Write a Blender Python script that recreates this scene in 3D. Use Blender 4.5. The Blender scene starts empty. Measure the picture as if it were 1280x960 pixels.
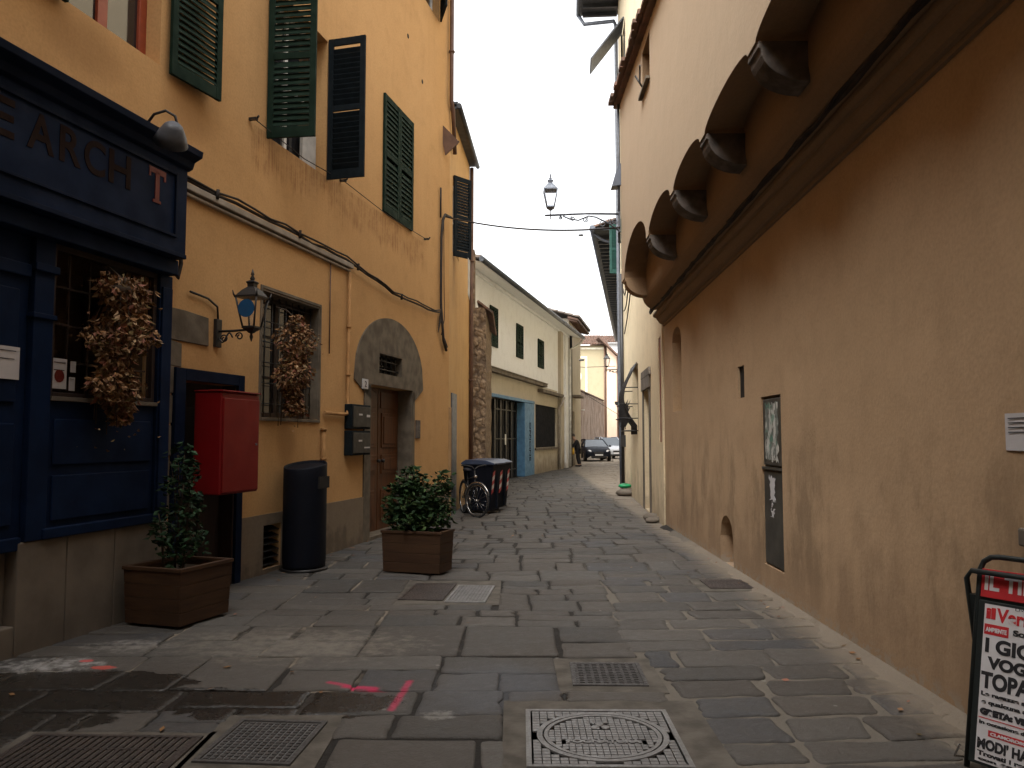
import bpy, math, random
from mathutils import Vector, Matrix
random.seed(7)
R_=math.radians
S=bpy.context.scene; C=S.collection
rnd=random.uniform
# ---------------------------------------------------------------- node helpers
class NT:
    def __init__(s,name,surface=True):
        m=s.m=bpy.data.materials.new(name); m.use_nodes=True; s.t=m.node_tree; s.n=s.t.nodes; s.l=s.t.links
        s.b=s.n['Principled BSDF']; s.out=s.n['Material Output']; s.tc=s.n.new('ShaderNodeTexCoord')
        s.obj=s.tc.outputs['Object']
    def put(s,inp,v):
        if isinstance(v,bpy.types.NodeSocket): s.l.new(v,inp)
        elif isinstance(v,(tuple,list)) and inp.type=='RGBA': inp.default_value=(v[0],v[1],v[2],1)
        else: inp.default_value=v
    def math(s,op,a,b=0.0,c=0.0,clamp=False):
        n=s.n.new('ShaderNodeMath'); n.operation=op; n.use_clamp=clamp
        s.put(n.inputs[0],a); s.put(n.inputs[1],b); s.put(n.inputs[2],c); return n.outputs[0]
    def ramp(s,v,a,b,lo=0.0,hi=1.0):
        n=s.n.new('ShaderNodeMapRange'); n.interpolation_type='SMOOTHSTEP'
        s.put(n.inputs[0],v); n.inputs[1].default_value=a; n.inputs[2].default_value=b; n.inputs[3].default_value=lo; n.inputs[4].default_value=hi
        return n.outputs[0]
    def mix(s,f,a,b,mode='MIX'):
        n=s.n.new('ShaderNodeMix'); n.data_type='RGBA'; n.blend_type=mode
        s.put(n.inputs[0],f); s.put(n.inputs[6],a); s.put(n.inputs[7],b); return n.outputs[2]
    def noise(s,scale,detail=3,vec=None,rough=.5,dist=0):
        n=s.n.new('ShaderNodeTexNoise'); n.inputs['Scale'].default_value=scale; n.inputs['Detail'].default_value=detail
        n.inputs['Roughness'].default_value=rough; n.inputs['Distortion'].default_value=dist
        s.l.new(vec or s.obj,n.inputs['Vector']); return n.outputs[0]
    def scale(s,sx,sy,sz,off=(0,0,0)):
        n=s.n.new('ShaderNodeMapping'); s.l.new(s.obj,n.inputs[0]); n.inputs['Scale'].default_value=(sx,sy,sz); n.inputs['Location'].default_value=off
        return n.outputs[0]
    def xyz(s):
        n=s.n.new('ShaderNodeSeparateXYZ'); s.l.new(s.obj,n.inputs[0]); return n.outputs
    def bump(s,h,strength=.3,dist=.01,prev=None):
        n=s.n.new('ShaderNodeBump'); n.inputs['Strength'].default_value=strength; n.inputs['Distance'].default_value=dist
        s.l.new(h,n.inputs['Height'])
        if prev: s.l.new(prev,n.inputs['Normal'])
        return n.outputs[0]
    def island(s):
        return s.n.new('ShaderNodeNewGeometry').outputs['Random Per Island']
    def fin(s,col=None,rough=.8,metal=0,normal=None,spec=.5):
        if col is not None: s.put(s.b.inputs['Base Color'],col)
        s.put(s.b.inputs['Roughness'],rough); s.put(s.b.inputs['Metallic'],metal); s.b.inputs['Specular IOR Level'].default_value=spec
        if normal: s.l.new(normal,s.b.inputs['Normal'])
        return s.m
def simple(name,col,rough=.6,metal=0,var=.25,sc=6,bump=.15,spec=.4,dirt=.3):
    t=NT(name); n=t.noise(sc,4); n2=t.noise(sc*7,3)
    c=t.mix(t.ramp(n,.3,.7),col,tuple(x*(1-var) for x in col)); c=t.mix(t.ramp(n2,.55,.8,0,dirt),c,tuple(x*.5+.03 for x in col))
    return t.fin(c,t.ramp(n,.2,.8,rough*.85,min(1,rough*1.15)),metal,t.bump(n2,bump,.004),spec)
def plaster(name,col,col2,grime=(.12,.09,.06),gh=.9,streak=.35,stringrust=False,patch=.5,bumps=.3,spots=0):
    t=NT(name); x=t.xyz()
    big=t.noise(.55,5,rough=.6); mid=t.noise(2.3,5,rough=.65); fine=t.noise(38,3)
    st=t.noise(1.0,5,t.scale(5.0,5.0,.35),rough=.6)
    c=t.mix(t.ramp(big,.35,.68,0,patch),col,col2)
    c=t.mix(t.ramp(mid,.45,.75,0,.45),c,tuple(v*.78 for v in col2))
    c=t.mix(t.ramp(st,.5,.8,0,streak),c,tuple(v*.6 for v in col))
    c=t.mix(t.ramp(fine,.35,.7,0,.24),c,tuple(v*.55 for v in col)); c=t.mix(t.ramp(t.noise(14,5,rough=.75),.52,.72,0,.22),c,tuple(v*.62 for v in col2))
    # rising damp near the foot of the wall, irregular
    g=t.math('ADD',x[2],t.math('MULTIPLY',t.math('SUBTRACT',mid,.5),-1.6))
    g=t.math('ADD',g,t.math('MULTIPLY',t.math('SUBTRACT',st,.5),-1.2))
    c=t.mix(t.ramp(g,gh,.0,0,.62),c,grime)
    if spots:
        pn=t.noise(.9,3,t.scale(1,1,.8,(4,1,2)),rough=.5); c=t.mix(t.ramp(pn,.56,.60,0,.22),c,tuple(v*1.12 for v in col))
        cr=t.noise(1.6,6,t.scale(1,1,1,(9,3,1)),rough=.75,dist=.6); cl=t.math('ABSOLUTE',t.math('SUBTRACT',cr,.5))
        cm=t.math('MULTIPLY',t.ramp(cl,.004,.0,0,.7),t.ramp(t.noise(.7,2,t.scale(1,1,1,(2,7,5))),.58,.66)); c=t.mix(cm,c,tuple(v*.35 for v in col))
        sp=t.noise(1.7,5,t.scale(1,1,.45,(6,2,3)),rough=.7); lowz=t.math('MULTIPLY',t.ramp(x[2],2.1,1.0),t.ramp(x[2],.05,.5)); c=t.mix(t.math('MULTIPLY',t.ramp(sp,.48,.66,0,.6),lowz),c,tuple(v*.42 for v in col))
        chip=t.noise(9,4,t.scale(1,1,1.6),rough=.7); c=t.mix(t.math('MULTIPLY',t.ramp(x[2],.16,.02),t.ramp(chip,.48,.54,0,.8)),c,(.30,.26,.21))
    if stringrust:
        # band of rusty drips that start at a string line and run down to a ragged end
        top=t.math('SUBTRACT',5.24,x[2])                     # distance below the line
        dr=t.noise(1.0,3,t.scale(9.0,1.0,.5),rough=.7)
        endz=t.ramp(x[0],3.0,5.6,.55,.62)
        ln=t.math('ADD',t.math('MULTIPLY',dr,.75),.18)
        inside=t.math('MULTIPLY',t.ramp(top,0,.015),t.ramp(t.math('SUBTRACT',ln,top),0,.18))
        side=t.math('MULTIPLY',t.ramp(x[0],3.05,3.3),t.ramp(x[0],9.2,9.0))
        m=t.math('MULTIPLY',t.math('MULTIPLY',inside,side),t.ramp(t.noise(1.0,2,t.scale(26,1,.6)),.42,.6,.25,.8))
        m=t.math('MULTIPLY',m,t.ramp(t.noise(3.2,5,rough=.75),.36,.62,.12,.85)); c=t.mix(m,c,(.22,.10,.04))
        # soft brown blotches under shutters
        for (cx,cz,rx,rz) in ((2.0,4.85,.5,.3),(4.1,1.55,.28,.4),(.6,4.9,.6,.3)):
            dx=t.math('DIVIDE',t.math('SUBTRACT',x[0],cx),rx); dz=t.math('DIVIDE',t.math('SUBTRACT',x[2],cz),rz)
            d=t.math('ADD',t.math('MULTIPLY',dx,dx),t.math('MULTIPLY',dz,dz))
            d=t.math('ADD',d,t.math('MULTIPLY',mid,.8))
            c=t.mix(t.ramp(d,1.5,.3,0,.45),c,(.24,.12,.045))
    nb=t.bump(big,.25,.05); nb=t.bump(mid,.35,.02,nb); nb=t.bump(fine,bumps,.004,nb)
    return t.fin(c,.93,0,nb,.2)
M={}
M['orange']=plaster('ochre_plaster',(.55,.33,.145),(.485,.28,.115),grime=(.28,.19,.12),gh=.3,stringrust=True,streak=.22)
M['orange_b']=plaster('ochre_plaster_b',(.58,.37,.165),(.50,.30,.13),gh=.6)
M['plinthgrey']=plaster('grey_render',(.22,.175,.125),(.18,.14,.10),grime=(.10,.08,.06),gh=.35,streak=.2)
M['right_low']=plaster('tan_render',(.46,.32,.195),(.405,.275,.16),grime=(.24,.16,.10),gh=1.1,streak=.14,patch=.6,spots=1)
M['right_up']=plaster('peach_render',(.52,.395,.245),(.46,.34,.20),grime=(.5,.4,.3),gh=-5,streak=.4)
M['right_vault']=plaster('vault_render',(.56,.35,.19),(.50,.30,.16),gh=-5,streak=.1)
M['mould']=plaster('moulding_render',(.50,.33,.19),(.44,.28,.16),gh=-5,streak=.1)
M['cream']=plaster('cream_plaster',(.74,.62,.42),(.66,.54,.35),grime=(.30,.24,.17),gh=.9,streak=.5)
M['white']=plaster('white_plaster',(.84,.86,.88),(.80,.81,.82),grime=(.35,.30,.24),gh=.6,streak=.1,patch=.3)
M['greyplaster']=plaster('grey_shop_plaster',(.52,.47,.38),(.40,.36,.29),grime=(.16,.12,.08),gh=1.0,streak=.5)
M['yellow']=plaster('yellow_plaster',(.86,.76,.50),(.80,.69,.42),gh=-5,streak=.1)
M['yellowtrim']=simple('pale_trim',(.80,.74,.58),.9)
M['pink']=plaster('pink_plaster',(.72,.55,.41),(.66,.48,.36),grime=(.4,.3,.22),gh=.8,streak=.2)
M['stone']=simple('pietra_serena',(.15,.123,.09),.9,var=.4,sc=5,bump=.6)
M['stone_dark']=simple('corbel_stone',(.12,.10,.085),.95,var=.5,sc=7,bump=.9)
M['stone_pl']=simple('plinth_stone',(.15,.125,.098),.9,var=.3,sc=3,bump=.5)
M['dark']=simple('dark_void',(.012,.010,.009),.9,var=.2)
M['green']=simple('green_shutter_paint',(.006,.021,.013),.8,var=.3,sc=9,dirt=.10,spec=.15)
M['green_dk']=simple('dark_shutter_paint',(.006,.011,.015),.8,var=.3,sc=9,dirt=.1,spec=.15)
M['teal']=simple('teal_shutter_paint',(.02,.085,.07),.6)
M['blue']=simple('blue_shop_paint',(.0025,.012,.042),.7,var=.35,sc=4,dirt=.05,spec=.12)
M['blue_dk']=simple('dark_blue_paint',(.003,.010,.032),.7,var=.3,sc=4,dirt=.05,spec=.12)
M['blue_lt']=simple('light_blue_paint',(.10,.24,.42),.55)
M['iron']=simple('black_iron',(.014,.013,.013),.5,var=.3,sc=12,spec=.5)
M['rollerdk']=simple('dark_roller',(.020,.021,.026),.95,var=.15,spec=.05,dirt=0)
M['irongrey']=simple('grey_iron',(.09,.10,.12),.45,var=.3,sc=12)
M['lampgrey']=simple('lamp_iron',(.20,.23,.28),.5,var=.2)
M['rustbrown']=simple('red_brown_paint',(.23,.05,.022),.5)
M['redwood']=simple('red_window_paint',(.30,.06,.025),.45)
M['red']=simple('red_metal_paint',(.16,.002,.003),.5,var=.15,sc=3,dirt=.1,spec=.3)
M['letter_brown']=simple('faded_letter_paint',(.020,.011,.009),.9,spec=.1)
M['letter_red']=simple('red_letter_paint',(.15,.014,.010),.5)
M['curtain']=simple('curtain_cloth',(.55,.54,.50),.9)
M['zincdk']=simple('dark_gutter',(.05,.058,.07),.5,var=.3)
M['whitepaint']=simple('white_paint',(.75,.75,.72),.6)
M['zinc']=simple('zinc_gutter',(.13,.15,.19),.5,var=.3)
M['tile']=None
M['pipe_ochre']=simple('ochre_pipe_paint',(.42,.235,.10),.95,spec=.05)
M['pipe_brown']=simple('brown_pipe_paint',(.13,.07,.045),.6)
M['conduit']=simple('grey_conduit',(.33,.29,.24),.7)
M['cable']=simple('black_cable',(.03,.022,.018),.8)
M['binblue']=simple('dark_blue_plastic',(.004,.0055,.011),.65,var=.2,sc=3,spec=.15,dirt=.1)
M['bin_lid']=simple('blue_lid_plastic',(.05,.07,.12),.3,var=.2,sc=3)
M['binstripe_r']=simple('reflective_red',(.45,.03,.04),.4)
M['binstripe_w']=simple('reflective_white',(.65,.62,.6),.4)
M['paper']=simple('white_paper',(.52,.51,.52),.8,var=.06,dirt=.05)
M['ink']=simple('black_ink',(.015,.015,.018),.7)
M['paper_red']=simple('red_print',(.45,.02,.025),.6)
M['boardframe']=simple('black_board_frame',(.015,.02,.02),.45)
M['skin']=simple('skin',(.45,.28,.20),.6)
M['coat']=simple('black_coat',(.015,.015,.02),.85)
M['hair']=simple('grey_hair',(.10,.09,.08),.9)
M['rubber']=simple('tyre_rubber',(.02,.02,.02),.85)
M['chrome']=simple('bright_metal',(.55,.55,.55),.25,metal=1)
M['carblack']=simple('dark_car_paint',(.006,.008,.013),.5,var=.05,dirt=0,bump=0,spec=.12)
M['carsilver']=simple('silver_car_paint',(.30,.31,.33),.25,var=.05,dirt=0,bump=0)
M['cardark2']=simple('charcoal_car_paint',(.02,.02,.024),.4,var=.05,dirt=0,bump=0)
M['glasscar']=simple('car_glass',(.05,.06,.07),.04,var=.05,dirt=0,bump=0,spec=1.0)
M['winglass']=simple('window_glass',(.02,.02,.022),.06,var=.05,dirt=0,bump=0,spec=.8)
M['headlight']=simple('headlight_lens',(.6,.6,.62),.1,dirt=0,bump=0)
M['yellowbag']=simple('yellow_cloth',(.55,.33,.04),.8)
M['soil']=simple('soil',(.05,.035,.022),1,bump=.8,sc=20)
M['greenbag']=simple('green_plastic_bag',(.01,.28,.10),.35)
M['meter']=simple('grey_metal_door',(.06,.057,.048),.5,var=.4,sc=3)
M['concrete']=simple('mortar_concrete',(.105,.092,.075),.95,var=.45,sc=6,bump=.9)
M['discblue']=simple('blue_disc',(.01,.07,.17),.4)
M['board']=simple('wood_board',(.36,.22,.10),.8)
def wood(name,c1,c2,vert=False,rough=.6):
    t=NT(name); v=t.scale(3,3,30) if not vert else t.scale(30,30,2)
    g=t.noise(1.0,5,v,rough=.65,dist=.4); b=t.noise(2,3)
    c=t.mix(t.ramp(g,.3,.7),c1,c2); c=t.mix(t.ramp(b,.4,.8,0,.5),c,tuple(x*.5 for x in c1))
    return t.fin(c,rough,0,t.bump(g,.3,.004),.3)
M['planter']=wood('planter_wood',(.062,.031,.014),(.036,.017,.009))
M['door']=wood('door_wood',(.115,.042,.014),(.06,.021,.007),True,.45)
M['doordark']=wood('dark_door_wood',(.035,.022,.018),(.02,.013,.012),True,.6)
def glassmat():
    t=NT('clear_pane'); t.n.remove(t.b)
    tr=t.n.new('ShaderNodeBsdfTransparent'); gl=t.n.new('ShaderNodeBsdfGlossy'); gl.inputs['Roughness'].default_value=.05
    lw=t.n.new('ShaderNodeLayerWeight'); lw.inputs[0].default_value=.5; fr=t.n.new('ShaderNodeMapRange'); pw=t.math('POWER',lw.outputs['Facing'],3.0); t.l.new(pw,fr.inputs[0]); fr.inputs[3].default_value=.04; fr.inputs[4].default_value=.55; mx=t.n.new('ShaderNodeMixShader')
    t.l.new(fr.outputs[0],mx.inputs[0]); t.l.new(tr.outputs[0],mx.inputs[1]); t.l.new(gl.outputs[0],mx.inputs[2]); t.l.new(mx.outputs[0],t.out.inputs[0])
    return t.m
M['clear']=glassmat()
def milky():
    t=NT('milky_lamp_glass'); t.b.inputs['Transmission Weight'].default_value=.0
    t.n.remove(t.b); tr=t.n.new('ShaderNodeBsdfTransparent'); tr.inputs[0].default_value=(.97,.98,1,1)
    tl=t.n.new('ShaderNodeBsdfTranslucent'); tl.inputs[0].default_value=(.85,.88,.92,1)
    mx=t.n.new('ShaderNodeMixShader'); mx.inputs[0].default_value=.16
    t.l.new(tr.outputs[0],mx.inputs[1]); t.l.new(tl.outputs[0],mx.inputs[2]); t.l.new(mx.outputs[0],t.out.inputs[0]); return t.m
M['milky']=milky()
def rooftile():
    t=NT('clay_roof_tiles'); isl=t.island(); n=t.noise(3,4)
    c=t.mix(isl,(.20,.11,.08),(.15,.10,.075)); c=t.mix(t.ramp(n,.4,.7,0,.7),c,(.075,.06,.052))
    return t.fin(c,.9,0,t.bump(t.noise(30,3),.4,.01),.2)
M['tile']=rooftile()
def rubble(name,c1,c2,c3,sc=5.0):
    t=NT(name); v=t.n.new('ShaderNodeTexVoronoi'); v.feature='F1'; v.inputs['Scale'].default_value=sc
    mp=t.scale(1,1,.8); 
    nn=t.n.new('ShaderNodeVectorMath'); nn.operation='ADD'; t.l.new(mp,nn.inputs[0])
    ns=t.n.new('ShaderNodeTexNoise'); ns.inputs['Scale'].default_value=4; t.l.new(t.obj,ns.inputs[0])
    sc_=t.n.new('ShaderNodeVectorMath'); sc_.operation='SCALE'; sc_.inputs['Scale'].default_value=.25; t.l.new(ns.outputs[1],sc_.inputs[0]); t.l.new(sc_.outputs[0],nn.inputs[1])
    t.l.new(nn.outputs[0],v.inputs['Vector'])
    sp=t.n.new('ShaderNodeSeparateColor'); t.l.new(v.outputs['Color'],sp.inputs[0])
    c=t.mix(sp.outputs[0],c1,c2); c=t.mix(t.ramp(v.outputs['Distance'],.42,.62),c,c3)
    n=t.noise(9,5,rough=.7); c=t.mix(t.ramp(n,.45,.7,0,.7),c,tuple(x*.5 for x in c1))
    st=t.noise(1,4,t.scale(8,8,.8)); c=t.mix(t.ramp(st,.5,.75,0,.6),c,(.16,.12,.09))
    hh=t.math('ADD',t.math('MULTIPLY',v.outputs['Distance'],-1),t.math('MULTIPLY',n,.6))
    return t.fin(c,.95,0,t.bump(hh,1.0,.06),.2)
M['rubble']=rubble('rough_stone',(.36,.27,.18),(.24,.17,.11),(.14,.10,.07),8)
M['rubble_dk']=rubble('far_rough_stone',(.25,.175,.125),(.15,.105,.075),(.27,.20,.15),1.3)
def leafmat(name,cols,rough=.5):
    t=NT(name); i=t.island(); r=t.n.new('ShaderNodeValToRGB'); r.color_ramp.interpolation='CONSTANT'
    e=r.color_ramp.elements
    while len(e)<len(cols): e.new(.5)
    for k,cc in enumerate(cols): e[k].position=k/len(cols); e[k].color=(*cc,1)
    t.l.new(i,r.inputs[0]); n=t.noise(12,2); c=t.mix(t.ramp(n,.3,.7,0,.4),r.outputs[0],tuple(x*.5 for x in cols[0]))
    return t.fin(c,max(rough,.6),0,None,.15)
M['tile_dk']=simple('weathered_tiles',(.10,.078,.062),.95,var=.4,sc=4,bump=.5)
M['leaf']=leafmat('shrub_leaves',[(.014,.034,.012),(.022,.05,.016),(.03,.065,.02),(.018,.04,.014),(.075,.12,.045)],.4)
M['leaf2']=leafmat('dark_shrub_leaves',[(.010,.026,.012),(.016,.040,.018),(.014,.032,.012),(.04,.09,.04)],.4)
M['dry']=leafmat('dried_leaves',[(.20,.10,.045),(.26,.14,.06),(.10,.05,.028),(.26,.11,.075),(.14,.075,.03),(.38,.26,.15),(.11,.08,.03),(.30,.17,.09)],.7)
M['stem']=simple('stem',(.06,.04,.025),.9)
def castiron(name,c,c2,metal=.5,rough=.45):
    t=NT(name); n=t.noise(7,4); n2=t.noise(60,2)
    return t.fin(t.mix(t.ramp(n,.35,.7),c,c2),t.ramp(n2,.3,.7,rough*.8,rough*1.3),metal,t.bump(n2,.3,.002),.5)
M['cast']=castiron('worn_cast_iron',(.20,.195,.19),(.145,.14,.135),.25,.55)
M['cast_dk']=castiron('dark_cast_iron',(.065,.06,.058),(.045,.042,.04),.2,.65)
M['cast_low']=castiron('cast_iron_recess',(.12,.117,.114),(.095,.092,.09),.1,.7)
M['rusty']=castiron('rusty_iron',(.045,.033,.028),(.03,.023,.021),.15,.7)
# paving ---------------------------------------------------------------------
def paving(name,mortar=False):
    t=NT(name); x=t.xyz(); X,Y=x[0],x[1]
    if not mortar:
        i=t.island()
        c=t.mix(i,(.044,.043,.041),(.088,.082,.074))
        i2=t.math('FRACT',t.math('MULTIPLY',i,7.31)); c=t.mix(t.math('MULTIPLY',i2,.5),c,(.068,.056,.046))
        i3=t.math('FRACT',t.math('MULTIPLY',i,23.7)); c=t.mix(t.ramp(i3,.82,.84,0,.5),c,(.042,.046,.054))
    else:
        right=t.ramp(t.math('ADD',X,t.math('MULTIPLY',t.math('SUBTRACT',t.noise(1.2,3),.5),.5)),.75,.95)
        far=t.ramp(Y,8.4,10.5); m=t.math('MULTIPLY',right,t.math('SUBTRACT',1,t.math('MULTIPLY',far,.75)))
        c=t.mix(m,(.016,.014,.012),(.125,.110,.090))
        left=t.math('MULTIPLY',t.ramp(t.noise(1.1,3),.5,.56,0,.75),t.ramp(X,-.7,-1.3)); c=t.mix(left,c,(.24,.20,.155))
    n=t.noise(1.3,5,rough=.6); f=t.noise(45,4,rough=.7); mid=t.noise(9,5,rough=.7)
    c=t.mix(t.ramp(n,.4,.7,0,.45),c,(.064,.053,.043)) if not mortar else c
    k_=.25 if mortar else 1.0; c=t.mix(t.ramp(mid,.48,.72,0,.45*k_),c,(.095,.086,.075)); c=t.mix(t.ramp(f,.55,.8,0,.35*k_),c,(.13,.12,.105))
    c=t.mix(t.ramp(f,.45,.25,0,.5),c,(.05,.045,.04))
    # small pale specks (gum, droppings)
    v=t.n.new('ShaderNodeTexVoronoi'); v.inputs['Scale'].default_value=2.6; t.l.new(t.obj,v.inputs['Vector'])
    c=t.mix(t.ramp(v.outputs['Distance'],.05,.03,0,.5),c,(.27,.26,.24))
    # dust along the right-hand wall foot
    d=t.math('SUBTRACT',t.math('ADD',t.math('MULTIPLY',Y,.0181),2.49),X)
    d=t.math('ADD',d,t.math('MULTIPLY',t.math('SUBTRACT',mid,.5),-.5))
    c=t.mix(t.ramp(d,.42,.08,0,.75),c,(.20,.165,.125))
    def ell(cx,cy,rx,ry,ns,amp,e0,e1,col,op):
        nonlocal c
        a=t.math('DIVIDE',t.math('SUBTRACT',X,cx),rx); b=t.math('DIVIDE',t.math('SUBTRACT',Y,cy),ry)
        dd=t.math('ADD',t.math('MULTIPLY',a,a),t.math('MULTIPLY',b,b)); dd=t.math('ADD',dd,t.math('MULTIPLY',t.math('SUBTRACT',t.noise(ns,4,rough=.65),.5),amp))
        m=t.ramp(dd,e1,e0,0,op); c=t.mix(m,c,col); return m
    # pale dirt, lime wash and chalk splashes
    ell(-1.7,6.3,1.2,.6,9,3.6,-.4,1.0,(.21,.185,.15),.5); ell(-3.25,5.72,.50,.30,11,4.0,-.5,.8,(.36,.35,.34),.8); ell(-2.95,6.25,.45,.25,12,4.0,-.5,.8,(.27,.25,.23),.6)
    ell(-3.04,5.83,.06,.04,20,1.2,.5,.9,(.50,.07,.07),.8); ell(-2.84,5.68,.10,.045,20,1.6,.5,.9,(.50,.08,.06),.8)
    ell(-.42,4.72,.12,.10,18,3.0,.0,.9,(.24,.23,.21),.6); ell(-.1,5.3,.5,.6,4,1.2,.2,1.0,(.085,.090,.10),.5)
    # water that ran out of the shop and soaked the flagstones
    w=ell(-2.9,5.32,.80,.30,5,1.2,1.0,1.12,(.022,.019,.016),.92)
    w2=ell(-2.2,5.0,1.45,.20,5,1.6,1.0,1.12,(.022,.019,.016),.92); w3=ell(-3.1,4.7,.85,.42,4,2.0,.8,.95,(.022,.019,.016),.9)
    w4=ell(-1.35,4.85,.65,.26,6,2.2,.8,.95,(.022,.019,.016),.9); w5=ell(-2.35,4.15,.85,.25,6,1.6,.7,.85,(.03,.026,.023),.8)
    wet=t.math('MAXIMUM',t.math('MAXIMUM',w,w2),t.math('MAXIMUM',t.math('MAXIMUM',w3,w5),w4))
    # magenta surveyor spray
    def seg(ax,ay,bx,by,r,op,soft=.5):
        nonlocal c
        L2=(bx-ax)**2+(by-ay)**2
        px=t.math('SUBTRACT',X,ax); py=t.math('SUBTRACT',Y,ay)
        h=t.math('DIVIDE',t.math('ADD',t.math('MULTIPLY',px,bx-ax),t.math('MULTIPLY',py,by-ay)),L2,clamp=True)
        ex=t.math('SUBTRACT',px,t.math('MULTIPLY',h,bx-ax)); ey=t.math('SUBTRACT',py,t.math('MULTIPLY',h,by-ay))
        dd=t.math('SQRT',t.math('ADD',t.math('MULTIPLY',ex,ex),t.math('MULTIPLY',ey,ey)))
        dd=t.math('ADD',dd,t.math('MULTIPLY',t.math('SUBTRACT',t.noise(28,4,rough=.8),.5),r*2.2))
        c=t.mix(t.ramp(dd,r*(1+soft),r*.45,0,op),c,(.45,.02,.08))
    seg(-1.19,5.33,-1.0,5.23,.015,.65,1.4); seg(-1.06,5.24,-.88,5.21,.022,.75,1.2); seg(-.9,5.19,-.68,5.15,.006,.35,2); seg(-.67,5.36,-.71,4.82,.013,.6,1.8)
    rough=t.math('SUBTRACT',t.ramp(mid,.3,.7,.62,.82) if not mortar else .92,t.math('MULTIPLY',wet,.55))
    nb=t.bump(n,.3,.03); nb=t.bump(mid,.7,.02,nb); nb=t.bump(f,.8,.006,nb)
    return t.fin(c,rough,0,nb,.3)
M['pave']=paving('flagstone'); M['mortar']=paving('joint_mortar',True)
# ---------------------------------------------------------------- mesh helpers
class MB:
    def __init__(s): s.v=[];s.f=[];s.mi=[];s.sm=[];s.T=None
    def av(s,pts):
        n=len(s.v)
        for p in pts:
            p=Vector(p)
            if s.T is not None: p=s.T@p
            s.v.append(p[:])
        return n
    def face(s,pts,mi=0,sm=False):
        n=s.av(pts); s.f.append(tuple(range(n,n+len(pts)))); s.mi.append(mi); s.sm.append(sm)
    def box(s,x0,x1,y0,y1,z0,z1,mi=0):
        n=s.av([(x0,y0,z0),(x1,y0,z0),(x1,y1,z0),(x0,y1,z0),(x0,y0,z1),(x1,y0,z1),(x1,y1,z1),(x0,y1,z1)])
        for q in ((0,3,2,1),(4,5,6,7),(0,1,5,4),(1,2,6,5),(2,3,7,6),(3,0,4,7)): s.f.append(tuple(n+i for i in q)); s.mi.append(mi); s.sm.append(False)
        return s
    def prism(s,poly,axis,a,b,mi=0,sm=False):   # poly: 2-D points; axis 'x': poly=(y,z); 'y': (x,z); 'z': (x,y)
        k=len(poly)
        def P(p,t): return {'x':(t,p[0],p[1]),'y':(p[0],t,p[1]),'z':(p[0],p[1],t)}[axis]
        n=s.av([P(p,a) for p in poly]+[P(p,b) for p in poly])
        s.f.append(tuple(n+i for i in range(k))[::-1]); s.f.append(tuple(n+k+i for i in range(k))); s.mi+= [mi,mi]; s.sm+=[False,False]
        for i in range(k):
            j=(i+1)%k; s.f.append((n+i,n+j,n+k+j,n+k+i)); s.mi.append(mi); s.sm.append(sm)
        return s
    def tube(s,pts,r,n=8,mi=0,caps=True):
        pts=[Vector(p) for p in pts]; rings=[]; rr=r if isinstance(r,(list,tuple)) else [r]*len(pts)
        up=Vector((0,0,1)); base=len(s.v); prev=None
        for i,p in enumerate(pts):
            d=(pts[min(i+1,len(pts)-1)]-pts[max(i-1,0)])
            if d.length<1e-9: d=Vector((0,0,1))
            d.normalize()
            a=prev if prev is not None else (up if abs(d.z)<.95 else Vector((1,0,0)))
            u=d.cross(a); 
            if u.length<1e-6: u=d.cross(Vector((1,0,0)))
            u.normalize(); w=u.cross(d); prev=w
            s.av([p+u*math.cos(k*2*math.pi/n)*rr[i]+w*math.sin(k*2*math.pi/n)*rr[i] for k in range(n)])
        for i in range(len(pts)-1):
            for k in range(n):
                a=base+i*n+k;b=base+i*n+(k+1)%n; s.f.append((a,b,b+n,a+n)); s.mi.append(mi); s.sm.append(True)
        if caps:
            s.f.append(tuple(base+k for k in range(n))[::-1]); s.f.append(tuple(base+(len(pts)-1)*n+k for k in range(n))); s.mi+=[mi,mi]; s.sm+=[False,False]
        return s
    def lathe(s,prof,n=16,c=(0,0,0),mi=0,axis='z',rot=0,sm=True):
        base=len(s.v)
        for (r,z) in prof:
            P=[]
            for k in range(n):
                a=k*2*math.pi/n+rot; x,y=math.cos(a)*r,math.sin(a)*r
                P.append({'z':(c[0]+x,c[1]+y,c[2]+z),'y':(c[0]+x,c[1]+z,c[2]+y),'x':(c[0]+z,c[1]+x,c[2]+y)}[axis])
            s.av(P)
        for i in range(len(prof)-1):
            for k in range(n):
                a=base+i*n+k;b=base+i*n+(k+1)%n; s.f.append((a,b,b+n,a+n)); s.mi.append(mi); s.sm.append(sm)
        s.f.append(tuple(base+k for k in range(n))[::-1]); s.f.append(tuple(base+(len(prof)-1)*n+k for k in range(n))); s.mi+=[mi,mi]; s.sm+=[False,False]
        return s
    def build(s,name,mats,parent=None,bevel=0,loc=None,rotz=0):
        me=bpy.data.meshes.new(name); me.from_pydata(s.v,[],s.f)
        for m in (mats if isinstance(mats,(list,tuple)) else [mats]): me.materials.append(M[m] if isinstance(m,str) else m)
        me.polygons.foreach_set('material_index',s.mi); me.polygons.foreach_set('use_smooth',s.sm); me.update()
        o=bpy.data.objects.new(name,me); C.objects.link(o)
        if parent: o.parent=parent
        if loc is not None: o.location=loc
        if rotz: o.rotation_euler=(0,0,rotz)
        if bevel:
            b=o.modifiers.new('bevel','BEVEL'); b.width=bevel; b.segments=2; b.limit_method='ANGLE'; b.angle_limit=R_(40)
        return o
def tag(o,label=None,cat=None,group=None,kind=None):
    if label: o['label']=label
    if cat: o['category']=cat
    if group: o['group']=group
    if kind: o['kind']=kind
    return o
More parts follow.
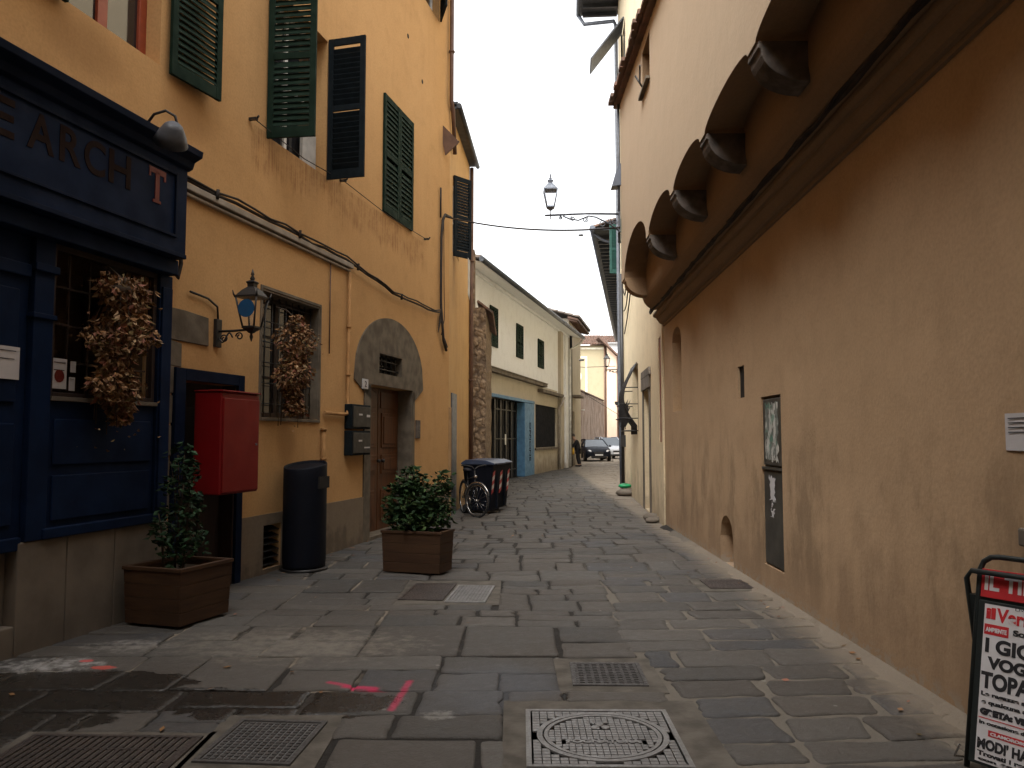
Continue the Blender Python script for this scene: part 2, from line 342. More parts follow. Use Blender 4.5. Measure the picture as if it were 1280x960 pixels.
def thing(name,label,cat,loc=(0,0,0),rotz=0,group=None):
    o=bpy.data.objects.new(name,None); o.empty_display_size=.1; C.objects.link(o); o.location=loc; o.rotation_euler=(0,0,rotz); return tag(o,label,cat,group)
def copytree(o,parent=None):
    c=o.copy(); C.objects.link(c)
    if parent: c.parent=parent
    for ch in list(o.children): copytree(ch,c)
    return c
class Wall:   # x runs along the wall, y into the building, z up
    def __init__(s,o,d): L=math.hypot(*d); s.o=o; s.d=(d[0]/L,d[1]/L); s.rz=math.atan2(d[1],d[0])
    def p(s,a,off=0,h=0):  # off: distance out into the street
        return (s.o[0]+s.d[0]*a+s.d[1]*off, s.o[1]+s.d[1]*a-s.d[0]*off, h)
    def thing(s,name,label,cat,a=0,off=0,h=0,group=None): return thing(name,label,cat,s.p(a,off,h),s.rz,group)
WL=Wall((-3.7454,5.9705),(.22995,.9732)); WR=Wall((2.7488,14.4535),(-.01805,-.99984)); WF=Wall((3.3464,23.395),(-.06997,-.99755))
WB=Wall((-1.30,16.34),(.063,1)); WD=Wall((-1.25,25.5),(.2422,.9702))
def wallface(mb,x0,x1,z0,z1,holes,y=0,mi=0,rm=None):
    """front sheet of a wall with rectangular openings (a,b,c,d,depth) and their reveals"""
    xs=sorted({x0,x1,*[h[0] for h in holes],*[h[1] for h in holes]}); zs=sorted({z0,z1,*[h[2] for h in holes],*[h[3] for h in holes]})
    xs=[x for x in xs if x0<=x<=x1]; zs=[z for z in zs if z0<=z<=z1]
    for i in range(len(xs)-1):
        for j in range(len(zs)-1):
            cx,cz=(xs[i]+xs[i+1])/2,(zs[j]+zs[j+1])/2
            if any(h[0]<cx<h[1] and h[2]<cz<h[3] for h in holes): continue
            mb.face([(xs[i],y,zs[j]),(xs[i+1],y,zs[j]),(xs[i+1],y,zs[j+1]),(xs[i],y,zs[j+1])],mi)
    r=mi if rm is None else rm
    for (a,b,c,d,dp) in holes:
        mb.face([(a,y,c),(a,y,d),(a,y+dp,d),(a,y+dp,c)],r); mb.face([(b,y,c),(b,y+dp,c),(b,y+dp,d),(b,y,d)],r)
        mb.face([(a,y,d),(b,y,d),(b,y+dp,d),(a,y+dp,d)],r); mb.face([(a,y,c),(a,y+dp,c),(b,y+dp,c),(b,y,c)],r)
def shell(mb,x0,x1,z0,z1,depth,mi=0):   # the other sides of a building box, front open
    mb.face([(x0,0,z0),(x0,0,z1),(x0,depth,z1),(x0,depth,z0)],mi); mb.face([(x1,0,z0),(x1,depth,z0),(x1,depth,z1),(x1,0,z1)],mi)
    mb.face([(x0,depth,z0),(x0,depth,z1),(x1,depth,z1),(x1,depth,z0)],mi); mb.face([(x0,0,z1),(x1,0,z1),(x1,depth,z1),(x0,depth,z1)],mi)
def leaf_mb(w,h,pitch=.065,mid=True,t=.038,st=.075):
    """louvred shutter leaf, x 0..w, z 0..h, y 0..-t"""
    m=MB(); m.box(0,st,-t,0,0,h); m.box(w-st,w,-t,0,0,h); m.box(st,w-st,-t+.003,-.003,0,.13); m.box(st,w-st,-t+.003,-.003,h-.1,h)
    zones=[(.13,h-.1)]
    if mid: m.box(st,w-st,-t+.003,-.003,h*.5-.04,h*.5+.04); zones=[(.13,h*.5-.04),(h*.5+.04,h-.1)]
    for (a,b) in zones:
        z=a+pitch*.05
        while z<b-pitch*.9:
            m.prism([(-t+.002,z),(-t+.002,z+.012),(-.004,z+pitch*1.02+.012),(-.004,z+pitch*1.02)],'x',st-.004,w-st+.004); z+=pitch
    return m
def shutter(parent,x,z,w,h,ang,side,mat='green',y=-.012,pitch=.065,label=None):
    """side 'L': hinged at x, leaf runs to +x when closed; 'R': hinged at x, runs to -x. ang: degrees of opening"""
    m=leaf_mb(w,h,pitch)
    if side=='R': m.v=[(-v[0],v[1],v[2]) for v in m.v]; m.f=[f[::-1] for f in m.f]
    # hinges
    o=m.build('shutter',mat,parent,bevel=.004,loc=(x,y,z),rotz=R_(-ang if side=='L' else ang)); 
    if label: o['label']=label
    return o
def window(parent,x0,x1,z0,z1,depth,frame='whitepaint',pane='winglass',mull=1,bars=1,fw=.06,curtain=None):
    f=MB(); y=depth-.06
    f.box(x0,x0+fw,y,depth-.003,z0,z1); f.box(x1-fw,x1,y,depth-.003,z0,z1); f.box(x0+fw,x1-fw,y,depth-.003,z1-fw,z1); f.box(x0+fw,x1-fw,y,depth-.003,z0,z0+fw)
    for k in range(mull):
        c=x0+(x1-x0)*(k+1)/(mull+1); f.box(c-fw*.6,c+fw*.6,y+.002,depth-.005,z0+fw,z1-fw)
    for k in range(bars):
        c=z0+(z1-z0)*(k+1)/(bars+1); f.box(x0+fw,x1-fw,y+.012,depth-.012,c-.015,c+.015)
    w=f.build('window',frame,parent,bevel=.004)
    p=MB(); p.box(x0+.01,x1-.01,depth-.03,depth-.02,z0+.01,z1-.01); p.build('pane',pane,w)
    return w
def text(s,size,mat,name,parent,M4,width=None,bold=0.0,ext=.002,height=None):
    cu=bpy.data.curves.new(name,'FONT'); cu.body=s; cu.size=size; cu.extrude=ext; cu.offset=bold
    to=bpy.data.objects.new(name+'_c',cu); C.objects.link(to)
    bpy.context.view_layer.update(); dg=bpy.context.evaluated_depsgraph_get()
    me=bpy.data.meshes.new_from_object(to.evaluated_get(dg)); bpy.data.objects.remove(to)
    xs=[v.co.x for v in me.vertices]; ys=[v.co.y for v in me.vertices]; x0,x1=min(xs),max(xs); y0,y1=min(ys),max(ys)
    kx=(width/(x1-x0)) if width else 1; ky=(height/(y1-y0)) if height else 1
    for v in me.vertices: v.co=((v.co.x-x0)*kx,(v.co.y-y0)*ky,v.co.z)
    me.materials.clear(); me.materials.append(M[mat]); me.name=name
    o=bpy.data.objects.new(name,me); C.objects.link(o); o.parent=parent
    o.matrix_local=M4; return o
UP=Matrix.Rotation(math.pi/2,4,'X')
def T3(x,y,z): return Matrix.Translation((x,y,z))
def scatter_leaves(mb,pts,size,n_per=1,flat=.3,mi=0,droop=0):
    for p in pts:
        a=rnd(0,6.28); tilt=rnd(-1.2,1.2); s=size*rnd(.6,1.3)
        u=Vector((math.cos(a),math.sin(a),rnd(-.8,.5)-droop)).normalized(); w=u.cross(Vector((rnd(-1,1),rnd(-1,1),rnd(.2,1)))).normalized()
        p=Vector(p); k=u.cross(w)*s*.15
        mb.face([p,p+u*s*.45+w*s*.28+k,p+u*s,p+u*s*.45-w*s*.28+k],mi)
def tiles_roof(x0,x1,y0,z0,y1,z1,pitch=.22,row=.38):
    """pan-and-cover clay tiles on a slope from eave (y0,z0) to ridge (y1,z1)"""
    m=MB(); L=math.hypot(y1-y0,z1-z0); n=max(1,int(L/row)); dy,dz=(y1-y0)/L,(z1-z0)/L
    m.face([(x0,y0,z0),(x1,y0,z0),(x1,y1,z1),(x0,y1,z1)])
    x=x0+pitch/2
    while x<x1:
        for k in range(n):
            a=k*row; r0,r1=pitch*.42,pitch*.34; P=[];Q=[]
            jx=rnd(-.012,.012)
            for i in range(6):
                an=math.pi*i/5; cx=math.cos(an); sz=math.sin(an)
                P.append((x+jx+cx*r0,y0+dy*a-dz*sz*r0,z0+dz*a+dy*sz*r0+.035)); Q.append((x+jx+cx*r1,y0+dy*(a+row)-dz*sz*r1,z0+dz*(a+row)+dy*sz*r1+.01))
            b=m.av(P+Q)
            for i in range(5): m.f.append((b+i,b+i+1,b+7+i,b+6+i)); m.mi.append(0); m.sm.append(True)
            m.f.append(tuple(b+i for i in range(6))); m.mi.append(0); m.sm.append(False)
        x+=pitch
    return m
# ================================================================ THE GROUND
g=MB(); 
def gz(x,y): return 0
xs=[-60,-20,-8,-5,-3.5,-2,0,2,3.5,5,8,20,60]; ys=[-60,-20,-8,-2,2,6,10,14,20,30,45,70,120,300]
for i in range(len(xs)-1):
    for j in range(len(ys)-1): g.face([(xs[i],ys[j],-.0125),(xs[i+1],ys[j],-.0125),(xs[i+1],ys[j+1],-.0125),(xs[i],ys[j+1],-.0125)])
tag(g.build('ground','mortar'),kind='structure')
EXC=[(-.03,1.08,3.6,4.97),(.32,.97,5.16,5.90),(-1.13,-.14,7.78,9.05),(-2.62,-1.63,3.7,4.46),(-1.62,-.98,3.95,4.72),(2.03,2.62,8.5,9.2)]
def stone(mb,quad,zt,tx,ty,gap,rc,dome):
    """quad corners ccw; rounded-corner flagstone with worn edge"""
    c=[Vector((sum(p[0] for p in quad)/4,sum(p[1] for p in quad)/4))]
    c=c[0]; P=[]
    q=[Vector(p) for p in quad]
    for i in range(4):
        a,b,d=q[i-1],q[i],q[(i+1)%4]
        e1=(a-b); e2=(d-b); l1,l2=e1.length,e2.length
        if l1<.02 or l2<.02: continue
        r=min(rc*rnd(.6,1.4),l1*.35,l2*.35); P.append(b+e1/l1*r); P.append(b+(e1/l1+e2/l2)*r*.30); P.append(b+e2/l2*r)
        for fr_ in (.3,.5,.7):
            mdl=b+(d-b)*fr_; P.append(mdl+(c-mdl).normalized()*(rnd(-.005,.009)+(rnd(.01,.03) if random.random()<.07 else 0)))
    n=len(P); 
    def Z(p): return zt+tx*(p.x-c.x)+ty*(p.y-c.y)
    def ring(ins,dz):
        out=[]
        for p in P:
            dd=(c-p); L=dd.length; pp=p+dd/L*min(ins,L*.4); out.append((pp.x,pp.y,Z(pp)+dz))
        return out
    b=mb.av(ring(gap*.5,-.05)+ring(gap*.5+.002,-.011)+ring(gap*.5+.012,-.001)+ring(gap*.5+.05,dome*.5))
    for k in range(3):
        for i in range(n):
            j=(i+1)%n; mb.f.append((b+k*n+i,b+k*n+j,b+(k+1)*n+j,b+(k+1)*n+i)); mb.mi.append(0); mb.sm.append(k>0)
    mb.f.append(tuple(b+3*n+i for i in range(n))); mb.mi.append(0); mb.sm.append(True)
def warp(mb):
    out=[]
    for (x,y,z) in mb.v:
        k=min(1,max(0,(y-5.9)/4)); k=k*(.35 if 7.4<y<9.6 and x<0 else 1)
        out.append((x+k*.05*math.sin(y*1.1+x),y+k*(.09*math.sin(x*1.1+y*.45)+.04*math.sin(x*2.7+y*1.3)),z+k*.005*math.sin(x*1.7+y*.9)*math.sin(y*.6)))
    mb.v=out
def row_fill(mb,y0,y1,xa,xb,wmin,wmax,gap,rc,far,slope=0.0,jit=.02):
    x=xa-rnd(0,.25); 
    y0f=lambda x:y0+slope*(x-.9); y1f=lambda x:y1+slope*(x-.9)
    while x<xb:
        w=rnd(wmin,wmax); x2=x+w
        if xb-x2<wmin*.5: x2=xb
        sk=rnd(-.03,.06) if far<1 else rnd(-.05,.05)
        # cut out covers
        segs=[(max(x,xa),min(x2,xb))]
        for (ea,eb,ec,ed) in EXC:
            if min(y1,ed)-max(y0,ec)>.10*(y1-y0)+.02:
                ns=[]
                for (a,b) in segs:
                    if b<=ea or a>=eb: ns.append((a,b)); continue
                    if a<ea: ns.append((a,ea))
                    if b>eb: ns.append((eb,b))
                segs=ns
        for (a,b) in segs:
            if b-a<.07: continue
            j=lambda: rnd(-jit,jit)*.5
            q=[(a+j(),y0f(a)+j()),(b+j(),y0f(b)+j()),(b+sk*(b==x2)+j(),y1f(b)+j()),(a+j(),y1f(a)+j())]
            wav=.0035+.006*min(1,far)
            stone(mb,q,rnd(-wav,wav*.6),rnd(-.012,.012)*(1+far*1.2),rnd(-.014,.014)*(1+far*1.5),gap*rnd(.6,1.5),rc,.0025)
        x=x2
def lx(y): return -3.745+.2363*(y-5.97) if y<16.3 else (-1.3+.063*(y-16.3) if y<20 else -1.25+.2496*(y-25.5) if y>25.5 else -1.1)
def rx(y): return 2.749+.01805*(y-14.45) if y<14.45 else (2.75+.07*(y-14.45) if y<25.5 else 3.5+.155*(y-25.5))
def patch_fill(mb,y0,y1,xa,xb,gap,rc,far,big=1.0):
    x=xa
    while x<xb-.01:
        w=rnd(.5,1.3)*(big if y0<9 else .62); x2=x+w
        if xb-x2<.4: x2=xb
        n=random.choice((2,2,2,3,1)) if y1-y0>.55 else random.choice((1,2)); cuts=[0]+sorted((k+rnd(-.22,.22))/n for k in range(1,n))+[1]
        for k in range(n):
            a0,a1=y0+(y1-y0)*cuts[k],y0+(y1-y0)*cuts[k+1]; m_=random.choice((1,2)) if x2-x>.75 else 1
            if x2-x>1.1: m_=random.choice((2,2,3))
            xc=[x]+sorted(x+(x2-x)*(q+rnd(-.2,.2))/m_ for q in range(1,m_))+[x2]
            for q in range(m_):
                segs=[(xc[q],xc[q+1],a0,a1)]
                for (ea,eb,ec,ed) in EXC:
                    ns=[]
                    for (A,B_,c0,c1) in segs:
                        if B_<=ea or A>=eb or c1<=ec or c0>=ed: ns.append((A,B_,c0,c1)); continue
                        if A<ea: ns.append((A,ea,c0,c1))
                        if B_>eb: ns.append((eb,B_,c0,c1))
                        ma,mb_=max(A,ea),min(B_,eb)
                        if c0<ec: ns.append((ma,mb_,c0,ec))
                        if c1>ed: ns.append((ma,mb_,ed,c1))
                    segs=ns
                for (A,B_,c0,c1) in segs:
                    if B_-A<.09 or c1-c0<.09: continue
                    j=lambda: rnd(-.012,.012)
                    wav=.004+.003*far
                    stone(mb,[(A+j(),c0+j()),(B_+j(),c0+j()),(B_+j(),c1+j()),(A+j(),c1+j())],rnd(-wav,wav*.6),rnd(-.014,.014)*(1+far),rnd(-.014,.014)*(1+far*.9),gap*rnd(.5,1.7),rc,.0025)
        x=x2
pv=MB()
y=1.2
while y<8.8:
    y2=y+rnd(.29,.46); split=.97+.10*math.sin(y*1.7); row_fill(pv,y,y2,split-.02,rx(y)+.1,.42,.85,.042,.05,0,slope=.05,jit=.045); y=y2
YR=y; y=1.2
while y<70:
    far=max(0,min(1,(y-8)/6)); d=rnd(.62,.95) if y<9 else rnd(.48,.68) if y<36 else 1.0
    if y<YR and y+d>YR-.3: d=YR-y
    y2=y+d; a=lx(y+d/2)-.1; b=rx(y+d/2)+.1
    if y<YR-.01: b=.97+.06*math.sin(y*1.7)
    patch_fill(pv,y,y2,a,b,.017 if y<9 else .02,.024,far,1.25 if y<8 else 1.0 if y<36 else 1.4); y=y2
warp(pv)
tag(pv.build('street_paving','pave'),kind='structure')
cp=MB(); cp.box(-.05,1.10,3.4,4.99,-.05,-.004); cp.box(.30,.99,5.14,5.92,-.05,-.004); cp.box(-1.15,-.12,7.76,9.07,-.05,-.005); cp.box(-2.64,-1.61,3.6,4.48,-.05,-.005); cp.box(-1.64,-.96,3.9,4.74,-.05,-.005); cp.box(2.0,2.65,8.45,9.22,-.05,-.005)
tag(cp.build('concrete_bedding','concrete'),kind='structure')
# mortar fillet along the foot of the right wall
fl=MB()
for k in range(60):
    a=k*.2; w0=.09+.05*math.sin(k*1.3)+rnd(0,.05); w1=.09+.05*math.sin((k+1)*1.3)
    fl.face([(a,-w0,-.006),(a+.2,-w1,-.006),(a+.2,.0,.035),(a,0,.035)],0,True)
o=fl.build('wall_foot_mortar','mortar'); o.location=WR.p(0); o.rotation_euler=(0,0,WR.rz); tag(o,kind='structure')
# ---- covers and gratings
def square_cover(name,label,cat,cx,cy,w,l,rz,mats,kind,group=None):
    t=thing(name,label,cat,(cx,cy,0),rz,group)
    f=MB(); b=.028
    for (a,c,d,e) in ((-w/2,w/2,-l/2,-l/2+b),(-w/2,w/2,l/2-b,l/2),(-w/2,-w/2+b,-l/2+b,l/2-b),(w/2-b,w/2,-l/2+b,l/2-b)): f.box(a,c,d,e,-.03,.006)
    f.build('frame',mats[0],t,bevel=.002); return t
mc=square_cover('manhole_cover','pale square iron cover with round chequered lid, nearest the camera in mid street','manhole cover',.485,4.40,.82,.82,-.012,('cast',),0)
Rr=.315; nx,ny=17,19
m=MB(); m.box(-.385,.385,-.385,.385,-.03,-.004)
for i in range(nx):
    for j in range(ny):
        x=-.375+.75*(i+.5)/nx; yv=-.375+.75*(j+.5)/ny
        if math.hypot(x,yv)>Rr+.045: m.box(x-.0195,x+.0195,yv-.0170,yv+.0170,-.0045,.003,1)
m.build('checker_plate',['cast_low','cast'],mc)
lid=MB(); lid.lathe([(Rr+.03,-.01),(Rr+.03,.004),(Rr+.026,.007),(Rr+.004,.007),(Rr,.003),(Rr-.001,-.008)],64)
ring=MB()
def ann(mb,r0,r1,z0,z1,n=64):
    for k in range(n):
        a=2*math.pi*k/n;b=2*math.pi*(k+1)/n; p=lambda r,t,z:(math.cos(t)*r,math.sin(t)*r,z)
        mb.face([p(r0,a,z1),p(r1,a,z1),p(r1,b,z1),p(r0,b,z1)]); mb.face([p(r1,a,z0),p(r1,b,z0),p(r1,b,z1),p(r1,a,z1)]); mb.face([p(r0,b,z0),p(r0,a,z0),p(r0,a,z1),p(r0,b,z1)])
ann(ring,.322,.352,-.01,.008); ann(ring,.292,.314,-.01,.008); ring.build('rim_ring','cast',mc)
m=MB()
for i in range(17):
    for j in range(17):
        a=-.29+.58*(i+.5)/17; b=-.29+.58*(j+.5)/17
        xx=a+.25*b*0; 
        if math.hypot(a,b)<.286 and not(-.205<a<.205 and -.115<b<-.045) and not (math.hypot(a,b-.14)<.062): m.box(a-.0150,a+.0150,b-.0145,b+.0145,-.006,.003)
m.box(-.2,.2,-.112,-.048,-.006,-.0015); m.build('round_lid','cast',mc)
text('FOGNATURA',.06,'cast','lettering',mc,T3(-.195,-.105,.0025),width=.39,bold=.003,ext=.003,height=.048)
m=MB()
for k in range(3):
    a=k*2.094+1.57; m.lathe([(.026,-.004),(.026,.003),(.018,.007),(.004,.004)],12,(math.cos(a)*.034,.14+math.sin(a)*.03,0))
for k in range(6):
    a=k*1.047+.3; m.box(math.cos(a)*.05-.006,math.cos(a)*.05+.006,.14+math.sin(a)*.045-.006,.14+math.sin(a)*.045+.006,-.004,.006)
m.build('raised_emblem','cast',mc)
dg_=square_cover('drain_grating','small dark iron drain grating set in mortar just behind the manhole cover','drain grating',.645,5.53,.49,.52,-.03,('cast_dk',),0)
m=MB()
for i in range(9):
    x=-.205+.41*i/8; m.box(x-.010,x+.010,-.235,.235,-.02,.002)
for j in range(13):
    yv=-.228+.456*j/12; m.box(-.215,.215,yv-.008,yv+.008,-.02,.004)
m.build('grid_bars','cast_dk',dg_); m=MB(); m.box(-.235,.235,-.25,.25,-.06,-.03); m.build('pit','dark',dg_)
t=square_cover('utility_cover','bright worn chequered steel utility cover beside the wooden planter in mid street','utility cover',-.42,8.31,.40,.88,-.09,('cast',),0,)
m=MB(); m.box(-.18,.18,-.42,.42,-.03,-.003)
m.build('base_plate','cast_low',t); m=MB()
for i in range(10):
    for j in range(20): m.box(-.17+.34*i/10+.004,-.17+.34*(i+1)/10-.004,-.41+.82*j/20+.005,-.41+.82*(j+1)/20-.005,-.004,.004)
m.build('checker_plate','cast',t)
t=square_cover('utility_cover','dull brown rusty utility cover joined to the left side of the bright steel one','utility cover',-.865,8.42,.45,.88,-.09,('rusty',),0)
m=MB(); m.box(-.2,.2,-.42,.42,-.03,.002); m.build('plate','rusty',t)
t=square_cover('drain_grating','large rusty ribbed drain grating in the wet patch at the bottom left corner','drain grating',-2.12,4.08,.92,.66,-.03,('rusty',),0)
m=MB()
for i in range(22):
    x=-.42+.84*i/21; m.box(x-.011,x+.011,-.30,.30,-.02,.004)
for yv in (-.15,0,.15): m.box(-.43,.43,yv-.01,yv+.01,-.02,.001)
m.build('grid_bars','rusty',t); m=MB(); m.box(-.44,.44,-.31,.31,-.06,-.03); m.build('pit','dark',t)
t=square_cover('utility_cover','dark wet patterned iron cover just right of the rusty drain grating','utility cover',-1.31,4.34,.50,.60,-.08,('cast_dk',),0)
m=MB(); m.box(-.222,.222,-.272,.272,-.03,-.003); m.build('base_plate','cast_low',t); m=MB()
for i in range(12):
    for j in range(14): m.box(-.215+.43*i/12+.006,-.215+.43*(i+1)/12-.006,-.265+.53*j/14+.006,-.265+.53*(j+1)/14-.006,-.004,.003)
m.build('checker_plate','cast_dk',t)
t=square_cover('utility_cover','small brown iron cover near the foot of the right wall','utility cover',2.33,8.84,.46,.50,0,('rusty',),0)
m=MB(); m.box(-.2,.2,-.22,.22,-.03,.003); m.build('plate','rusty',t)
lf=MB(); P=[]
for k in range(150):
    y_=rnd(3.5,20); side=random.random()
    x_=lx(y_)+abs(random.gauss(.12,.22)) if side<.5 else (rx(y_)-abs(random.gauss(.10,.15)) if side<.8 else rnd(lx(y_)+.3,rx(y_)-.2))
    P.append((x_,y_,.012))
for p in P:
    a=rnd(0,6.28); q=rnd(.012,.035); u=Vector((math.cos(a),math.sin(a),rnd(-.1,.3)))*q; w=Vector((-math.sin(a),math.cos(a),rnd(-.2,.3)))*q*.6; p=Vector(p)
    lf.face([p-u,p-w,p+u,p+w])
tag(lf.build('fallen_leaves','dry'),'small dry leaves and litter scattered along the foot of the walls','litter',kind='stuff')
# ================================================================ LEFT TOWNHOUSE (ochre)
H0=-.1
lb=WL.thing('townhouse','tall ochre plastered townhouse with green shutters along the left side of the street','building')
holes=[(.40,1.55,5.17,7.2,.22),(3.5,5.05,5.20,7.13,.25),(7.08,8.38,5.32,7.22,.1),(3.47,4.92,1.83,3.35,.28),(6.66,8.5,.02,2.42,.30),(6.95,8.0,2.60,2.96,.22),(3.58,4.0,.05,.56,.2),(2.02,2.95,.02,2.16,.2),(8.6,9.9,9.95,11.8,.2),(3.5,5.05,9.5,11.4,.2),(.25,1.46,1.92,3.12,.02)]
m=MB(); wallface(m,-16,10.65,H0,12.2,holes); shell(m,-16,10.65,H0,12.2,9); m.build('wall','orange',lb)
# grey render dado, proud of the wall, broken at openings
m=MB()
m.box(3.07,3.575,-.018,-.001,H0,.69); m.box(4.005,6.42,-.018,-.001,H0,.69)
m.box(3.575,4.005,-.018,-.001,H0,.048); m.box(3.575,4.005,-.018,-.001,.562,.69)
m.build('dado','plinthgrey',lb); m=MB(); m.box(8.62,10.65,-.018,-.001,H0,.69); m.build('dado','plinthgrey',lb)
# back panels / windows
w=window(lb,.40,1.55,5.17,7.2,.22,'redwood','winglass',1,0,.10)
m=MB(); 
for (a,b) in ((.55,.78),(.86,.93),(1.07,1.2),(1.3,1.42)): m.box(a,b,.21,.215,5.25,7.1)
m.build('curtain','curtain',w)
shutter(w,1.64,5.12,.70,2.1,7,'L','green',y=-.035)
# (leaf folded back flat on the wall to the right of the window)
shutter(w,.33,5.12,.60,2.1,6,'R','green',y=-.035)
w=window(lb,3.5,5.05,5.20,7.13,.25,'whitepaint','winglass',1,1,.06)
m=MB(); m.box(4.6,4.98,.12,.16,5.21,5.75); m.build('blind','curtain',w)
shutter(w,3.50,5.16,.60,2.0,84,'L','green',pitch=.072)
shutter(w,5.05,5.16,.56,2.0,88,'R','green_dk',pitch=.072)
w=window(lb,7.08,8.38,5.32,7.22,.1,'green','winglass',1,0,.05)
shutter(w,7.06,5.28,.67,1.98,0,'L','green',y=-.004,pitch=.085); shutter(w,8.41,5.28,.67,1.98,0,'R','green',y=-.004,pitch=.085)
w=window(lb,8.6,9.9,9.95,11.8,.2,'whitepaint'); shutter(w,9.92,9.95,.66,1.9,150,'R','green_dk').rotation_euler=(0,0,R_(28)); shutter(w,8.58,9.95,.64,1.9,4,'R','green_dk')
w=window(lb,3.5,5.05,9.5,11.4,.2,'whitepaint')
# ground-floor barred window beside the lantern
w=window(lb,3.47,4.92,1.83,3.35,.28,'doordark','winglass',1,2,.07)
m=MB()
for i in range(9): m.tube([(3.55+i*.165,.10,1.83),(3.55+i*.165,.10,3.35)],.008,6)
for j in range(6): m.tube([(3.47,.10,2.0+j*.25),(4.92,.10,2.0+j*.25)],.007,6)
m.build('window_grille','iron',w)
for bx in ((3.43,3.468,-.018,.02,1.79,3.39),(4.922,4.965,-.018,.02,1.79,3.39),(3.468,4.922,-.018,.02,3.352,3.39),(3.468,4.922,-.03,.02,1.79,1.828),(4.895,4.918,-.01,.215,1.835,3.345),(3.475,4.895,-.01,.215,3.325,3.345)):
    m=MB(); m.box(*bx); m.build('window_surround','stone',lb,bevel=.004)
# door with stone arch
m=MB(); arch=[(6.05,2.47),(6.45,2.36),(6.50,2.40)]
cx,cz=7.55,2.35; pts=[]
for k in range(25):
    a=math.pi*(k/24); pts.append((cx+1.50*math.cos(a),cz+.10+1.12*math.sin(a)**.92 if math.sin(a)>0 else cz+.10))
poly=[(x,max(z,2.45)) for x,z in pts]
# outer outline right->left over the top, then diagonals down to the jambs
outer=poly+[(6.05,2.45),(6.55,2.22)]
# build as strips between x columns around the fanlight hole and the door hole
def archtop(x):
    u=min(1,abs(x-cx)/1.50); return 2.50+1.06*math.sqrt(max(0,1-u*u))**.9
def archbot(x):
    if x<6.66: return 2.18+(6.66-x)*.45+.0
    if x>8.50: return 2.18+(x-8.50)*.5
    return 2.42
X=[6.05+i*.0 for i in range(0)]
N=48; xs=sorted({6.05+3.0*i/N for i in range(N+1)}|{6.66,8.5,6.95,8.0})
for i in range(len(xs)-1):
    a,b=xs[i],xs[i+1]; mid=(a+b)/2
    segs=[(archbot(a if mid>6.66 else a),archtop(a),archbot(b),archtop(b))]
    if 6.66<mid<8.5: bl=br=2.42
    else: bl,br=(archbot(a),archbot(b)) 
    if mid<6.66 and b>=6.66-1e-6: br=2.18
    if mid>8.5 and a<=8.5+1e-6: bl=2.18
    tl,tr=archtop(a),archtop(b)
    parts=[(bl,br,tl,tr)]
    if 6.95<mid<8.0: parts=[(bl,br,2.60,2.60),(2.96,2.96,tl,tr)]
    for (p,q,r,s_) in parts:
        r=max(r,p);s_=max(s_,q); n=m.av([(a,-.022,p),(b,-.022,q),(b,-.022,s_),(a,-.022,r),(a,.01,p),(b,.01,q),(b,.01,s_),(a,.01,r)])
        for f in ((0,1,2,3),(3,2,6,7),(0,4,5,1),(0,3,7,4),(1,5,6,2)): m.f.append(tuple(n+k for k in f)); m.mi.append(0); m.sm.append(False)
m.build('stone_arch','stone',lb)
m=MB(); m.box(6.42,6.658,-.022,.01,H0,2.40); m.box(8.502,8.62,-.022,.01,H0,2.40)
m.box(8.49,8.499,.0,.30,.03,2.415); m.box(6.66,8.49,-.03,.30,-.02,.055); m.build('door_jamb','stone',lb)
d=MB(); d.box(6.66,8.5,.28,.31,.055,2.42)
for (a,b) in ((6.68,7.55),(7.58,8.47)):
    d.box(a,b,.245,.279,.06,2.40)
dd=d.build('door','door',lb); m=MB()
for (a,b) in ((6.68,7.55),(7.58,8.47)):
    for (c,e) in ((.2,.72),(.98,1.30),(1.42,2.0)):
        m.box(a+.12,b-.12,.225,.244,c,e); m.box(a+.18,b-.18,.212,.224,c+.06,e-.06)
    m.box(a+.08,b-.08,.23,.244,2.08,2.36)
m.build('door_panel','door',dd,bevel=.008); m=MB(); m.lathe([(.02,0),(.03,-.03),(.03,-.05),(.015,-.06)],12,(7.66,.21,1.2),axis='y'); m.build('door_knob','iron',dd); m=MB(); m.lathe([(.02,0),(.03,-.03),(.03,-.05),(.015,-.06)],12,(7.47,.21,1.2),axis='y'); m.build('door_knob','iron',dd)
w=window(lb,6.95,8.0,2.60,2.96,.22,'iron','winglass',2,1,.03)
for bx in ((6.951,6.975,-.02,.158,2.601,2.959),(7.975,7.999,-.02,.158,2.601,2.959),(6.975,7.975,-.02,.158,2.601,2.62),(6.975,7.975,-.02,.158,2.94,2.959)):
    m=MB(); m.box(*bx); m.build('stone_lining','stone',w)
m=MB()
for i in range(5): m.tube([(7.05+i*.2,.06,2.60),(7.05+i*.2,.06,2.96)],.012,6)
for j in range(2): m.tube([(6.95,.06,2.70+j*.14),(8.0,.06,2.70+j*.14)],.012,6)
m.build('window_grille','iron',w)
m=MB(); m.box(3.58,4.0,.16,.2,.05,.56); b=m.build('cellar_vent','dark',lb); m=MB()
for j in range(6): m.prism([(.02,.08+j*.08),(.02,.088+j*.08),(.12,.125+j*.08),(.12,.117+j*.08)],'x',3.58,4.0)
m.build('vent_louvre','iron',b)
# narrow blue-framed doorway
m=MB(); m.box(1.86,2.019,-.05,.02,-.05,2.28); m.box(2.951,3.07,-.05,.02,-.05,2.28); m.box(2.02,2.95,-.05,.02,2.162,2.28); m.build('doorway_frame','blue_dk',lb,bevel=.005)
m=MB(); m.box(2.925,2.949,-.02,.15,0,2.16); m.box(2.02,2.95,.15,.2,0,2.16); m.box(2.1,2.45,.13,.149,.2,1.9); m.box(2.52,2.87,.13,.149,.2,1.9); m.build('door','doordark',lb,bevel=.006)
